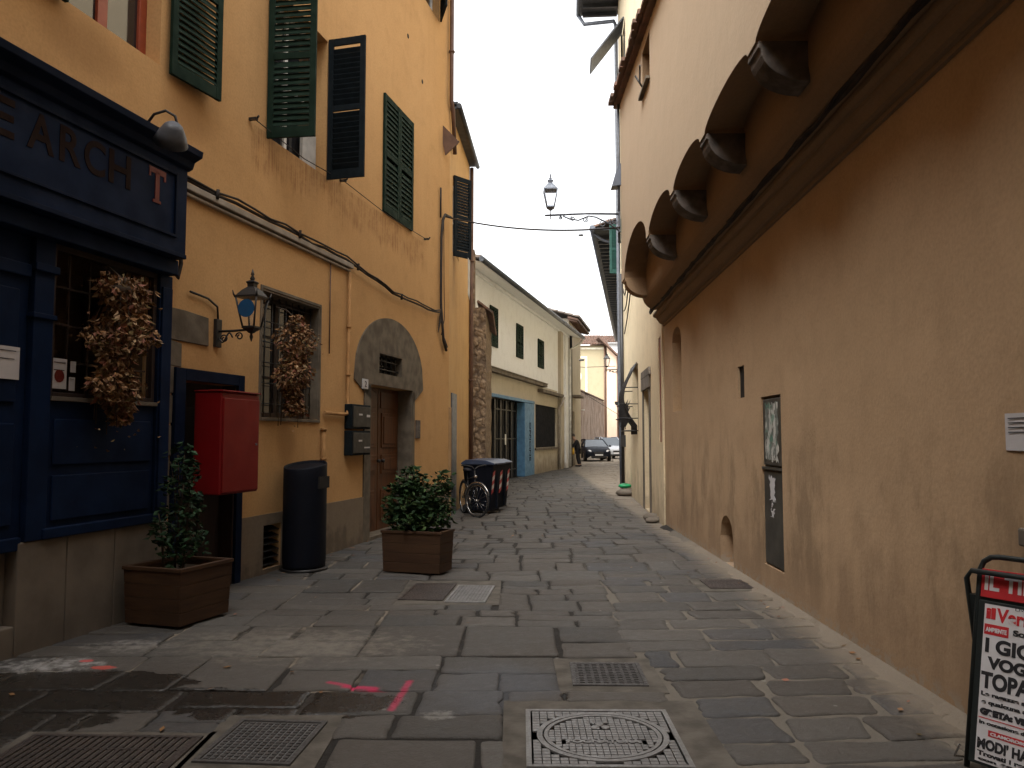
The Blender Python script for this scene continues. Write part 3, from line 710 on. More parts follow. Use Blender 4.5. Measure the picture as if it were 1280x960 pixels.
# rough quoin stones left bare in the plaster
m=MB()
for (a,b,c,d_) in ((1.62,2.42,2.55,2.86),(1.62,1.98,2.30,2.545),(1.62,2.04,2.03,2.295),(1.62,1.86,1.74,2.02),(1.62,1.855,1.42,1.73),(1.62,1.85,1.12,1.41),(1.62,1.85,.85,1.11)):
    k=rnd(-.012,.012); m.prism([(a,c),(b,c+k),(b+rnd(-.02,.02),d_-.02),((a+b)/2,d_+rnd(-.01,.01)),(a,d_)],'y',-.014-rnd(0,.008),.01)
m.build('quoin_stone','stone',lb,bevel=.006)
# iron hooks and old fixing holes in the plaster
for (a,z) in ((3.12,5.24),(5.5,5.27),(9.1,5.29)): m=MB(); m.box(a-.02,a+.02,-.10,0,z,z+.03); m.tube([(a,-.10,z+.02),(a,-.12,z+.05)],.012,6); m.build('wall_hook','iron',lb)
for i,(a,z) in enumerate(((8.17,8.78),(8.94,8.28))): m=MB(); m.lathe([(.045,0),(.04,-.004)],9,(a,0,z),axis='y'); m.build('fixing_hole','dark',lb)
m=MB(); pts=[(3.12,-.07,5.25),(4.3,-.07,5.19),(5.5,-.07,5.27),(7.3,-.07,5.22),(9.1,-.07,5.29)]; m.tube(pts,.006,6)
m.build('clothes_line','cable',lb)
m=MB(); m.box(-16,10.75,-.45,.1,12.2,12.28); m.box(-16,10.75,-.6,9.1,12.28,12.36); m.build('roof','tile',lb)
# conduit, cable, pipes on the left wall -------------------------------------
t=WL.thing('cable_conduit','long grey cable tray with black cable running along the ochre wall above the door','conduit',1.7,0,4.1)
m=MB(); m.box(.0,4.15,-.075,-.0,-.035,.035); m.box(0,4.1,-.05,0,-.085,-.055); m.build('tray','conduit',t,bevel=.01)
m=MB(); P=[]
for k in range(24):
    s=k/23*8.2; P.append((s,-.06+rnd(-.01,.01),.055+rnd(-.018,.018)-(.13*max(0,(s-4.1)/4.1)+.22*math.sin(math.pi*max(0,(s-4.1)/4.1))*.5 if s>4.1 else 0)))
m.tube(P,.018,7); P2=[(p[0],p[1]-.02+rnd(-.01,.01),p[2]+.03+rnd(-.02,.02)) for p in P]; m.tube(P2,.013,6)
for k in range(4): m.tube([(P[k*5+2][0],-.08,P[k*5+2][2]-.05),(P[k*5+2][0],-.09,P[k*5+2][2]+.05)],.02,6)
m.build('cable','cable',t)
m=MB()   # tangle at the shop corner
for q in range(5):
    P=[(.02+rnd(-.05,.1),-.04-rnd(0,.06),.05)]
    for k in range(9): P.append((.05*math.sin(k+q)+rnd(-.04,.06),-.05-rnd(0,.05),-.02-k*.09+rnd(-.02,.02)))
    m.tube(P,.012,6)
m.tube([(.0,-.05,-.85),(.12,-.07,-.95),(.16,-.07,-.8),(.14,-.06,-.6)],.02,7)
m.box(-.06,.02,-.05,-.0,-.9,.05)
m.build('cable_tangle','cable',t)
t=WL.thing('wall_cable','thick dark cable rising up the ochre wall near its far corner, looped below','cable',10.0,0,3.65)
m=MB(); m.tube([(.40,-.10,2.42),(.12,-.08,2.40),(.02,-.06,2.25),(-.02,-.05,1.9),(-.03,-.05,1.2),(-.03,-.05,.6),(.0,-.05,.42),(.06,-.06,.1),(.12,-.06,-.15),(.3,-.06,-.32),(.32,-.06,-.25),(.12,-.06,-.1)],.028,8)
m.tube([(-.05,-.04,2.9),(-.05,-.04,2.3)],.02,6); m.tube([(.12,-.05,2.4),(.16,-.05,1.0),(.2,-.05,.3),(.0,-.05,-.05)],.008,6); m.build('cable_run','cable',t)
m=MB(); m.prism([(-.05,.38),(.02,.42),(.05,.3),(-.18,-.02)],'y',-.05,-.035); m.build('torn_strap','cable',t)
def pipe(wall,name,label,cat,pts,r,mat,brk=None):
    a,off,h=pts[0]; t=wall.thing(name,label,cat,a,0,min(p[2] for p in pts)); z0=min(p[2] for p in pts)
    m=MB(); m.tube([(p[0]-a,-p[1],p[2]-z0) for p in pts],r,10); m.build('pipe',mat,t)
    for (ba,bh) in (brk or []):
        m=MB(); m.lathe([(r*1.35,-.02),(r*1.5,0),(r*1.35,.02)],10,(ba-a,-pts[0][1],bh-z0)); m.build('bracket',mat,t)
    return t
pipe(WL,'gas_pipe','ochre painted gas pipe dropping from the cable tray between window and mailboxes','pipe',[(5.78,.04,4.0),(5.78,.04,2.0),(5.75,.04,1.93),(5.6,.04,1.92),(5.05,.04,1.93)],.024,'pipe_ochre',[(5.78,3.2),(5.78,2.5)])
pipe(WL,'gas_pipe','short ochre painted pipe stub rising behind the litter bin','pipe',[(5.03,.04,.75),(5.03,.04,1.72)],.03,'pipe_ochre',[(5.03,1.7),(5.03,1.3)])
pipe(WL,'wall_cable','thin rusty wire hanging down the wall left of the ochre gas pipe','cable',[(5.2,.02,4.02),(5.2,.02,2.75)],.009,'pipe_brown')
pipe(WL,'downpipe','thin brown rainwater downpipe at the far upper corner of the ochre townhouse','downpipe',[(10.5,.08,12.3),(10.5,.08,8.55),(10.62,.08,8.35),(11.0,.0,7.6)],.045,'pipe_brown',[(10.5,11),(10.5,9.6)])
# ---- shopfront
sf=WL.thing('shop_front','dark blue wooden pub front with faded lettering on its fascia, at the left edge','shop front')
m=MB(); m.box(-9,1.60,-.30,.0,3.27,4.18); m.build('fascia','blue',sf)
m=MB(); m.prism([(-.30,4.12),(-.34,4.14),(-.36,4.2),(-.44,4.24),(-.45,4.30),(0,4.34),(0,4.12)],'x',-9.05,1.63); 
m.build('cornice','blue_dk',sf,bevel=.006)
m=MB(); m.box(-9,1.42,-.32,-.298,4.02,4.045); m.box(-9,1.45,-.32,-.298,3.44,3.465); m.box(1.42,1.445,-.32,-.298,3.47,4.045); m.box(-9,1.6,-.315,-.298,3.27,3.31); m.build('fascia_trim','blue_dk',sf,bevel=.004)
m=MB(); m.box(-9,1.62,-.22,0,3.12,3.265); m.build('frieze','blue',sf,bevel=.01)
m=MB()
m.box(1.48,1.66,-.13,0,.82,3.12); m.box(1.50,1.64,-.15,-.128,.95,3.0); m.build('pilaster','blue',sf,bevel=.006); m=MB()
m.box(.05,.24,-.13,0,.82,3.12); m.box(.03,.26,-.16,0,2.86,2.92); m.box(.03,.26,-.15,0,2.50,2.54); m.build('pilaster','blue',sf,bevel=.006)
m=MB(); m.box(.241,1.479,-.10,0,.82,1.88); m.box(.30,1.42,-.12,-.099,.95,1.30); m.box(.30,1.42,-.12,-.099,1.38,1.74); m.box(.2,1.52,-.15,-.0,.82,.90); m.build('stall_riser','blue',sf,bevel=.008)
m=MB(); m.box(.241,1.479,-.14,.0,1.88,1.915); m.build('window_sill','stone_pl',sf,bevel=.004)
m=MB()
for q in ([(.25,.02,1.92),(.25,.02,3.12),(.25,.7,3.12),(.25,.7,1.92)],[(1.46,.02,1.92),(1.46,.7,1.92),(1.46,.7,3.12),(1.46,.02,3.12)],[(.25,.02,3.12),(1.46,.02,3.12),(1.46,.7,3.12),(.25,.7,3.12)],[(.25,.02,1.92),(.25,.7,1.92),(1.46,.7,1.92),(1.46,.02,1.92)],[(.25,.7,1.92),(.25,.7,3.12),(1.46,.7,3.12),(1.46,.7,1.92)]): m.face(q)
m.build('shop_interior','doordark',sf)
w=MB(); w.box(.241,.285,-.10,-.05,1.916,3.12); w.box(1.435,1.479,-.10,-.05,1.916,3.12); w.box(.285,1.435,-.10,-.05,3.07,3.12); w.box(.285,1.435,-.10,-.05,1.916,1.95); w=w.build('shop_window','doordark',sf,bevel=.004)
m=MB(); m.face([(.285,-.08,1.95),(1.435,-.08,1.95),(1.435,-.08,3.07),(.285,-.08,3.07)]); m.build('pane','clear',w)
m=MB()
for a in (.5,.72,.94,1.16): m.box(a-.008,a+.008,-.03,-.01,1.95,3.07)
for z in (2.2,2.5,2.8): m.box(.285,1.435,-.032,-.008,z-.008,z+.008)
m.build('inner_glazing_bar','doordark',w)
# left door of the shop
m=MB(); m.box(-3.0,.049,-.08,0,.76,3.12); 
for (a,b) in ((-1.3,-.75),(-.62,-.05)):
    m.box(a,b,-.10,-.079,.95,1.7); m.box(a,b,-.10,-.079,1.85,2.7)
m.box(-3.0,.03,-.12,-.0,2.80,2.90); m.box(-3.0,.03,-.115,-.0,.76,.86); m.build('panelling','blue',sf,bevel=.01)
m=MB(); m.box(.0,.47,-.12,0,H0,.818); m.box(.478,1.0,-.12,0,H0,.818); m.box(1.008,1.70,-.12,0,H0,.818); m.box(-.5,-.005,-.12,0,H0,.22); m.box(-.5,-.005,-.02,0,.2,.78); m.build('stone_plinth','stone_pl',sf,bevel=.01)
m=MB(); m.box(-9,-3.0,-.10,0,0,3.12); m.build('far_panelling','blue',sf)
# fascia lettering
def fl_(s,a,z,w,h,mat): return text(s,.3,mat,'letter',sf,T3(a,-.303,z)@UP,width=w,bold=.006,ext=.002,height=h)
fl_('T',-1.40,3.70,.22,.28,'letter_brown'); fl_('H',-1.08,3.70,.24,.28,'letter_brown'); fl_('E',-.56,3.70,.20,.28,'letter_brown')
for s_,a,w_ in (('A',-.25,.25),('R',.05,.22),('C',.30,.23),('H',.57,.26)): fl_(s_,a,3.70,w_,.28,'letter_brown')
m=MB(); m.box(1.145,1.20,-.306,-.298,3.71,3.97); m.box(1.06,1.285,-.306,-.298,3.95,4.0); m.box(1.06,1.085,-.306,-.298,3.91,3.95); m.box(1.26,1.285,-.306,-.298,3.91,3.95); m.box(1.12,1.225,-.306,-.298,3.69,3.715); m.build('letter','letter_red',sf)
for s_,a in (('P',-2.6),('U',-2.3),('B',-2.0)): fl_(s_,a,3.7,.2,.28,'letter_brown')
# spot lamp over the fascia
t=WL.thing('sign_lamp','small hooded spotlight on a curved arm above the pub fascia','sign lamp',.90,.44,4.24)
m=MB(); m.tube([(.0,.05,.06),(.0,-.02,.14),(.02,-.12,.17),(.04,-.20,.12),(.05,-.22,.03)],.012,8); m.build('arm','iron',t)
m=MB(); m.T=T3(-.02,-.22,-.06)@Matrix.Rotation(R_(38),4,'X')@Matrix.Rotation(R_(-30),4,'Y')@Matrix.Scale(1.25,4); m.lathe([(.035,.08),(.06,.06),(.09,.0),(.115,-.07),(.105,-.07),(.08,0),(.03,.05)],20); m.build('hood','irongrey',t)
m=MB(); m.T=T3(-.02,-.22,-.06)@Matrix.Rotation(R_(38),4,'X')@Matrix.Rotation(R_(-30),4,'Y')@Matrix.Scale(1.25,4); m.lathe([(.045,.01),(.05,-.03),(.03,-.06)],14); m.build('bulb','milky',t)
# notices on the shop
def notice(wall,name,label,a,off,h,w,hh,lines=4,curl=.0,red=False):
    t=wall.thing(name,label,'notice',a,off,h); m=MB(); n=6
    for i in range(n):
        x0,x1=w*i/n,w*(i+1)/n; y0,y1=-curl*math.sin(i/n*3.1)-.001,-curl*math.sin((i+1)/n*3.1)-.001
        m.face([(x0,y0,0),(x1,y1,0),(x1,y1,hh),(x0,y0,hh)],0,True)
    m.build('sheet','paper',t); m=MB()
    for k in range(lines):
        z=hh*(.88-.5*k/lines); m.box(w*.12,w*rnd(.7,.9),-curl-.004,-curl-.003,z-hh*.025,z)
    if lines: m.build('print','ink',t)
    if red: m=MB(); m.lathe([(w*.33,0),(w*.33,.001)],20,(w*.5,-curl-.005,hh*.42),axis='y'); m.build('printed_disc','letter_red',t)
    return t
notice(WL,'paper_notice','white paper notice pinned on the blue door panel at the left edge',-.34,.105,2.02,.30,.24,2,.008)
notice(WL,'paper_notice','square notice with a dark red disc behind the pub window pane',.30,.07,1.98,.155,.24,2,0,True)
notice(WL,'paper_notice','small white slip, upper of the pair beside the red disc notice in the pub window',.49,.07,2.12,.06,.09,0)
notice(WL,'paper_notice','small white slip, lower of the pair beside the red disc notice in the pub window',.48,.07,1.97,.065,.11,1)
# hanging plants
def trailing(label,a,off,ztop,zbot,wid,n,grp,nfl=0):
    t=WL.thing('hanging_plant',label,'plant',a,off,zbot,grp); Hh=ztop-zbot; m=MB(); pts=[]
    for k in range(n):
        u=random.random()**.85; z=Hh*(1-u); r=wid*(.5+.5*math.sin(min(1,u*5)*1.57))*(1-.6*max(0,u-.45)/.55)
        an=rnd(0,6.28); q=math.sqrt(random.random())*r*.5; lob=1+.35*math.sin(u*17+a)
        pts.append((math.cos(an)*q*lob+ .05*math.sin(u*7),math.sin(an)*q*.7*lob,z))
    scatter_leaves(m,pts,.062,droop=.5); m.build('foliage','dry',t)
    m=MB()
    for k in range(14):
        x,yv=rnd(-.3,.3)*wid,rnd(-.3,.3)*wid; zz=Hh*rnd(-.18,.4); m.tube([(x*.3,yv*.3,Hh*.97),(x,yv,Hh*.6),(x*1.1+rnd(-.03,.03),yv,zz)],.004,5)
    m.build('stem','stem',t); m=MB(); pts=[(rnd(-.6,.6)*wid,rnd(-.4,.4)*wid,Hh*rnd(-.2,1.0)) for k in range(max(20,nfl))]; scatter_leaves(m,pts,.04); m.build('loose_leaf','dry',t)['kind']='stuff'
    m=MB(); m.lathe([(.05,Hh-.28),(.09,Hh-.16),(.09,Hh-.12),(.08,Hh-.12)],16); m.tube([(0,0,Hh-.05),(0,off*.5,Hh+.06),(0,off,Hh+.1)],.008,6); m.build('basket','stem',t)
    return t
trailing('dried brown trailing plant hanging before the pub window',.80,.28,2.98,1.72,.58,2500,'hanging dried plants',60)
trailing('dried trailing plant hanging before the barred window, between lantern and gas pipe',3.80,.26,3.08,1.88,.56,2300,'hanging dried plants',40)
# wall lantern
def lantern(t,x,y,z,w0,w1,h,fmat,gmat,n=4,roofh=.12,rot=math.pi/4,horn=True,disc=None):
    """z: bottom of glass cage; w0 bottom half diagonal, w1 top half diagonal"""
    m=MB(); m.lathe([(w0*.3,-.07),(w0*.55,-.05),(w0*1.08,-.02),(w0*1.08,0)],n,(x,y,z),rot=rot,sm=False)
    for k in range(n):
        a=k*2*math.pi/n+rot; m.tube([(x+math.cos(a)*w0,y+math.sin(a)*w0,z),(x+math.cos(a)*w1,y+math.sin(a)*w1,z+h)],.011,5)
        if horn: m.tube([(x+math.cos(a)*w1,y+math.sin(a)*w1,z+h),(x+math.cos(a)*w1*1.12,y+math.sin(a)*w1*1.12,z+h+.03),(x+math.cos(a)*w1*1.18,y+math.sin(a)*w1*1.18,z+h+.07)],[.014,.01,.004],5)
    m.lathe([(w1*1.06,0),(w1*1.06,.02),(w1*.98,.025)],n,(x,y,z+h),rot=rot,sm=False); m.build('cage',fmat,t)
    m=MB(); m.lathe([(w1*1.0,.02),(w1*.62,roofh*.7),(w1*.30,roofh),(w1*.32,roofh+.03),(w1*.42,roofh+.05),(w1*.2,roofh+.07)],n,(x,y,z+h),rot=rot,sm=False)
    m.lathe([(.015,0),(.028,.03),(.012,.06),(.02,.075),(.004,.13)],10,(x,y,z+h+roofh+.06)); m.build('roof_cap',fmat,t)
    m=MB(); q=.96
    for k in range(n):
        a=k*2*math.pi/n+rot;b=(k+1)*2*math.pi/n+rot
        m.face([(x+math.cos(a)*w0*q,y+math.sin(a)*w0*q,z),(x+math.cos(b)*w0*q,y+math.sin(b)*w0*q,z),(x+math.cos(b)*w1*q,y+math.sin(b)*w1*q,z+h),(x+math.cos(a)*w1*q,y+math.sin(a)*w1*q,z+h)])
    g_=m.build('pane',gmat,t); return g_
t=WL.thing('wall_lantern','black iron wall lantern with a blue disc, between pub front and barred window','lantern',2.57,0,2.70)
m=MB(); m.box(-.05,.05,-.04,0,-.15,.15); m.build('wall_plate','iron',t,bevel=.006)
m=MB(); m.tube([(0,-.03,.02),(0,-.2,.02),(0,-.42,.03)],.013,8)
P=[(0,-.04-.16*k/12+.0,-.05-.05*math.sin(k/12*6.28)) for k in range(13)]; m.tube(P,.009,6)
m.tube([(0,-.10+math.cos(a*.6)*.045*(1-a*.05),-.06+math.sin(a*.6)*.045*(1-a*.05)) for a in range(14)],.008,6); m.tube([(0,-.28+math.cos(a*.6)*.045*(1-a*.05),-.04+math.sin(a*.6)*.045*(1-a*.05)) for a in range(14)],.008,6)
m.lathe([(.004,-.10),(.02,-.05),(.012,-.02),(.02,.0)],8,(0,-.42,0)); m.tube([(0,-.02,.15),(-.03,-.03,.28),(-.2,-.03,.34),(-.5,-.03,.36)],.012,6); m.build('scroll_bracket','iron',t)
p=lantern(t,0,-.42,.06,.095,.17,.30,'iron','clear',rot=math.pi/4)
m=MB(); m.lathe([(.095,0),(.095,.004)],24,(-.112,-.42,.24),axis='x'); o=m.build('blue_disc','discblue',p); m=MB(); m.lathe([(.02,0),(.028,.05),(.02,.14),(.008,.16)],10,(0,-.42,.06)); m.build('bulb','milky',t)
# red cabinet, mailboxes, number, intercom
t=WL.thing('red_cabinet','red metal wall cabinet fixed across the blue framed doorway','cabinet',2.14,.0,1.02)
m=MB(); m.box(0,.70,-.37,-.06,0,1.03); m.build('body','red',t,bevel=.015); m=MB(); m.box(.02,.68,-.385,-.371,.02,.97); m.box(-.01,.71,-.39,-.06,1.032,1.05); m.build('door','red',t,bevel=.008)
m=MB(); m.lathe([(.012,0),(.012,-.012)],10,(.62,-.386,.5),axis='y'); m.build('lock','irongrey',t)
t=WL.thing('mailbox','dark grey wall mailboxes, two compartments one over the other, left of the wooden door','mailbox',5.75,0,1.33)
for z in (0,.385):
    m=MB(); m.box(0,.67,-.12,0,z,z+.36); b=m.build('compartment','green_dk',t,bevel=.008); m=MB(); m.box(.03,.64,-.13,-.121,z+.03,z+.33); m.build('flap','iron',b,bevel=.004)
    for q in ((.22,.34,z+.2,z+.225),((.50,.62,z+.18,z+.215) if z else (.42,.62,z+.10,z+.12))):
        m=MB(); m.box(q[0],q[1],-.133,-.1305,q[2],q[3]); m.build('name_plate','paper',b)
t=WL.thing('house_number','small white house number plate reading 2 at the top of the left door jamb','house number',6.30,.022,2.33)
m=MB(); m.box(0,.20,-.02,0,0,.15); m.build('plate','paper',t,bevel=.004); text('2',.1,'ink','numeral',t,T3(.07,-.022,.03)@UP,height=.09,width=.06)
t=WL.thing('intercom','small dark intercom panel on the wall right of the wooden door','intercom',8.70,0,1.57)
m=MB(); m.box(0,.20,-.03,0,0,.33); m.build('panel','stone_dark',t,bevel=.005); m=MB()
for k in range(3): m.lathe([(.012,0),(.01,-.008)],8,(.1,-.031,.22-k*.05),axis='y')
m.build('button','chrome',t)
# litter bin
t=WL.thing('litter_bin','tall dark blue litter bin with a curved top, standing against the ochre wall','litter bin',4.0,.32,0)
m=MB(); prof=[]; n=28
def binring(sc,z,tilt=0): 
    return [(math.cos(k*2*math.pi/n)*.29*sc,math.sin(k*2*math.pi/n)*.25*sc,z+tilt*math.cos(k*2*math.pi/n)*.29) for k in range(n)]
rings=[binring(.96,.03),binring(.97,.07),binring(1,.15),binring(1,1.10),binring(1,1.25,.16),binring(.985,1.262,.16),binring(.95,1.262,.16),binring(.93,1.235,.16)]
b=m.av(sum(rings,[]))
for i in range(len(rings)-1):
    for k in range(n): m.f.append((b+i*n+k,b+i*n+(k+1)%n,b+(i+1)*n+(k+1)%n,b+(i+1)*n+k)); m.mi.append(0); m.sm.append(True)
m.f.append(tuple(b+(len(rings)-1)*n+k for k in range(n))); m.mi.append(0); m.sm.append(False)
m.f.append(tuple(b+k for k in range(n))[::-1]); m.mi.append(0); m.sm.append(False)
m.build('body','binblue',t); m=MB(); m.lathe([(.285,0),(.285,.03),(.27,.035)],28); m.build('foot','iron',t)
m=MB(); m.box(-.12,.14,-.251,-.19,.98,1.12); m.build('slot','dark',t); 
# ---- planters and shrubs
def planter(label,x,y,rz,w,d,h):
    t=thing('planter_box',label,'planter',(x,y,0),rz,'wooden planter boxes'); m=MB(); nb=4; k=.94
    for side in range(4):
        for j in range(nb):
            z0=.02+(h-.05)*j/nb+.0015; z1=.02+(h-.05)*(j+1)/nb-.0015; 
            s0=k+(1-k)*(z0/h); s1=k+(1-k)*(z1/h)
            hw0,hd0,hw1,hd1=w/2*s0,d/2*s0,w/2*s1,d/2*s1; th=.025
            if side in(0,2):
                sg=-1 if side==0 else 1
                n_=m.av([(-hw0,sg*hd0,z0),(hw0,sg*hd0,z0),(hw1,sg*hd1,z1),(-hw1,sg*hd1,z1),(-hw0,sg*(hd0-th),z0),(hw0,sg*(hd0-th),z0),(hw1,sg*(hd1-th),z1),(-hw1,sg*(hd1-th),z1)])
            else:
                sg=-1 if side==1 else 1
                n_=m.av([(sg*hw0,-hd0+th,z0),(sg*hw0,hd0-th,z0),(sg*hw1,hd1-th,z1),(sg*hw1,-hd1+th,z1),(sg*(hw0-th),-hd0+th,z0),(sg*(hw0-th),hd0-th,z0),(sg*(hw1-th),hd1-th,z1),(sg*(hw1-th),-hd1+th,z1)])
            for f in ((0,1,2,3),(4,7,6,5),(0,4,5,1),(3,2,6,7),(0,3,7,4),(1,5,6,2)): m.f.append(tuple(n_+q for q in f)); m.mi.append(0); m.sm.append(False)
    m.build('side_board','planter',t,bevel=.003)
    m=MB(); b=.035
    m.box(-w/2-.01,w/2+.01,-d/2-.01,-d/2+b,h-.03,h); m.box(-w/2-.01,w/2+.01,d/2-b,d/2+.01,h-.03,h); m.box(-w/2-.01,-w/2+b,-d/2+b,d/2-b,h-.03,h); m.box(w/2-b,w/2+.01,-d/2+b,d/2-b,h-.03,h); m.build('rim','planter',t,bevel=.003)
    m=MB(); m.box(-w/2+.03,w/2-.03,-d/2+.03,d/2-.03,.03,h-.07); m.build('soil','soil',t); return t
def shrub(name,label,x,y,z,trunks,clumps,nleaf,size,mat):
    t=thing(name,label,'shrub',(x,y,z)); m=MB()
    for tr in trunks: m.tube(tr,[.012,.009,.005][:len(tr)] if len(tr)<=3 else .008,6)
    for (cx,cy,cz,r) in clumps:
        for k in range(3): m.tube([(cx*.3,cy*.3,cz*.6),(cx+rnd(-r,r)*.6,cy+rnd(-r,r)*.6,cz+rnd(-r,r)*.7)],.004,5)
    m.build('stem','stem',t); m=MB(); tot=sum(c[3]**2 for c in clumps)
    for (cx,cy,cz,r) in clumps:
        pts=[]
        for k in range(int(nleaf*r*r/tot)):
            v=Vector((rnd(-1,1),rnd(-1,1),rnd(-1,1)))
            while v.length>1: v=Vector((rnd(-1,1),rnd(-1,1),rnd(-1,1)))
            pts.append((cx+v.x*r,cy+v.y*r,cz+v.z*r*1.15))
        scatter_leaves(m,pts,size)
    m.build('foliage',mat,t); return t
planter('wooden planter box nearest the camera, in front of the stone plinth of the pub',-2.93,7.14,-.33,.60,.66,.50)
planter('wooden planter box farther up the street, before the brown wooden door',-1.12,9.62,-.32,.76,.40,.50)
shrub('shrub','sparse upright dark green shrub growing in the near planter by the pub',-2.98,7.16,.44,[[(0,0,0),(.03,0,.5),(.0,0,1.0)],[(.06,.03,0),(.1,0,.4),(.12,0,.8)],[(-.1,0,0),(-.12,0,.3),(-.16,0,.5)]],[(.02,0,.98,.13),(.10,.02,.84,.10),(-.04,.02,.72,.10),(.10,0,.52,.14),(-.05,0,.38,.17),(.16,.02,.25,.13),(-.13,0,.28,.09),(.0,0,.14,.13),(.12,-.05,.68,.1)],650,.07,'leaf2')
shrub('shrub','bushy glossy green shrub growing in the planter by the wooden door',-1.12,9.62,.44,[[(0,0,0),(.03,0,.4),(-.1,0,.7)],[(.1,0,0),(.15,0,.3),(.28,0,.65)]],[(-.10,0,.62,.19),(-.2,0,.42,.2),(.02,0,.45,.22),(-.1,0,.22,.24),(.14,0,.25,.2),(.30,0,.62,.13),(.26,0,.42,.15),(.30,0,.24,.13),(-.28,.03,.22,.13),(.02,.05,.1,.2)],2100,.085,'leaf')
# ---- overhead wire
t=WL.thing('overhead_wire','thin sagging wire strung across the street from the left house to the right','wire',10.1,.10,6.03)
A=Vector(WL.p(10.1,.1,6.0)); B=Vector(WR.p(.7,.85,5.25)); m=MB(); P=[]
for k in range(21):
    u=k/20; q=A.lerp(B,u); q.z-=.28*4*u*(1-u)*.5; P.append(q-Vector(t.location))
rotm=Matrix.Rotation(-WL.rz,3,'Z'); P=[rotm@p for p in P]; m.tube(P,.017,6); m.build('wire_strand','cable',t)
# ================================================================ SECOND LEFT HOUSE (B)
hb=WB.thing('townhouse','lower ochre house beyond the tall townhouse, seen edge-on with a dark eave','building')
m=MB(); wallface(m,.0,3.62,H0,8.45,[(.36,1.1,.0,2.52,.12),(.5,1.55,5.55,7.2,.15)]); shell(m,.0,3.62,H0,8.45,8); m.build('wall','orange_b',hb)
m=MB(); m.box(.36,1.1,-.03,.05,0,2.52); m.build('door','irongrey',hb); w=window(hb,.5,1.55,5.55,7.2,.15)
shutter(w,.50,5.45,.52,1.75,38,'L','green_dk')
m=MB(); m.box(0,3.62,-.17,.05,8.45,8.50); m.build('soffit','zincdk',hb); m=MB(); m.tube([(-.05,-.20,8.50),(3.66,-.20,8.46)],.055,10); m.build('gutter','zincdk',hb)
tiles_roof(0,3.62,-.15,8.52,4,9.0).build('roof','zincdk',hb)
m=MB(); m.prism([(.60,4.62),(.86,4.55),(.92,5.0),(.93,5.42),(.58,5.42)],'y',-.33,-.32); m.build('mesh_banner','curtain',hb)['label']='pale netting hanging below the shutters'
m=MB(); m.box(.02,.10,-.05,0,.0,2.2); m.box(.22,.28,-.03,0,0,1.9); m.build('timber_strip','board',hb)
t=WL.thing('wall_bracket','dark triangular iron plate sticking out high on the ochre wall near its far corner','bracket',10.2,0,7.3)
m=MB(); m.prism([(0,.62),(-.30,.30),(-.32,.22),(-.05,0),(0,.25)],'x',-.02,.02); m.tube([(0,-.34,.25),(0,-.1,.3)],.02,6); m.build('plate','pipe_brown',t)
pipe(WB,'downpipe','brown downpipe running down the far corner of the lower ochre house','downpipe',[(3.55,.06,8.4),(3.55,.06,.05)],.05,'pipe_brown',[(3.55,6.0),(3.55,3.0)])
# rough stone pier between the houses
t=thing('stone_wall','tall rough stone pier with a small tiled cap between the ochre and the white house','wall',(-1.10,20.3,0))
m=MB(); nz=26; pr=[]
for k in range(nz+1):
    z=-.1+5.0*k/nz; pr.append(([(-.12,0),(.43+.012*math.sin(k*2.1),0+rnd(-.02,.02)),(.45+.012*math.sin(k*1.7),4.9),(-.12,4.9)],z))
b=m.av([(x,yv,z) for q,z in pr for (x,yv) in q])
for k in range(nz):
    for i in range(4): m.f.append((b+k*4+i,b+k*4+(i+1)%4,b+(k+1)*4+(i+1)%4,b+(k+1)*4+i)); m.mi.append(0); m.sm.append(False)
m.face([(-.12,0,4.9),(.43,0,4.9),(.45,4.9,4.9),(-.12,4.9,4.9)]); m.box(-.12,.14,.0,.5,4.9,6.4); m.build('wall','rubble',t)
m=MB(); 
for j in range(14):
    for k in range(3): m.T=T3(.20+.13*k,.1+j*.34,5.05-.10*k)@Matrix.Rotation(R_(36),4,'Y'); m.lathe([(.10,0),(.085,.3)],10,axis='x') if False else m.box(0,.17,-.15,.14,0,.05)
m.T=None; m.build('tile_cap','tile',t)
# ================================================================ WHITE BUILDING (D)
hd=WD.thing('white_building','long two-storey white building with green shutters above a grey shop floor','building')
L1=17.1
up=[(1.95,2.95,4.75,6.15,.08),(5.80,6.90,4.72,6.05,.08),(9.80,11.0,4.66,5.92,.08)]
m=MB(); wallface(m,-2,14.45,3.85,7.0,up); wallface(m,14.45,L1,3.55,7.0,[]); m.face([(-2,0,-.1),(-2,0,7.0),(-2,8,7.0),(-2,8,-.1)]); m.face([(L1,0,-.1),(L1,8,-.1),(L1,8,7.0),(L1,0,7.0)]); m.face([(-2,8,-.1),(-2,8,7),(L1,8,7),(L1,8,-.1)]); m.build('wall','white',hd)
m=MB(); wallface(m,-2,14.45,H0,3.85,[(1.65,9.1,-.05,3.08,.9),(9.35,14.2,1.12,3.02,.12)],y=.004); wallface(m,14.45,L1,H0,3.55,[],y=.004); m.build('shop_floor_wall','greyplaster',hd)
m=MB(); m.box(-2,10.9,-.22,0,3.82,3.95); m.box(-2,10.9,-.25,0,3.952,3.99); m.box(9.8,14.9,-.25,0,3.56,3.70); m.build('ledge','stone_pl',hd,bevel=.01)
m=MB(); m.box(14.6,15.2,-.16,-.001,H0,6.85); m.build('pilaster','greyplaster',hd); m=MB(); m.box(16.3,L1,-.10,-.001,H0,6.9); m.build('pilaster','white',hd)
for (a,b,c,d_,_) in up:
    w=window(hd,a,b,c,d_,.08,'green','winglass',1,0,.05); wd=(b-a)/2-.01; shutter(w,a,c,wd,d_-c,0,'L','green',pitch=.1); shutter(w,b,c,wd,d_-c,0,'R','green',pitch=.1)
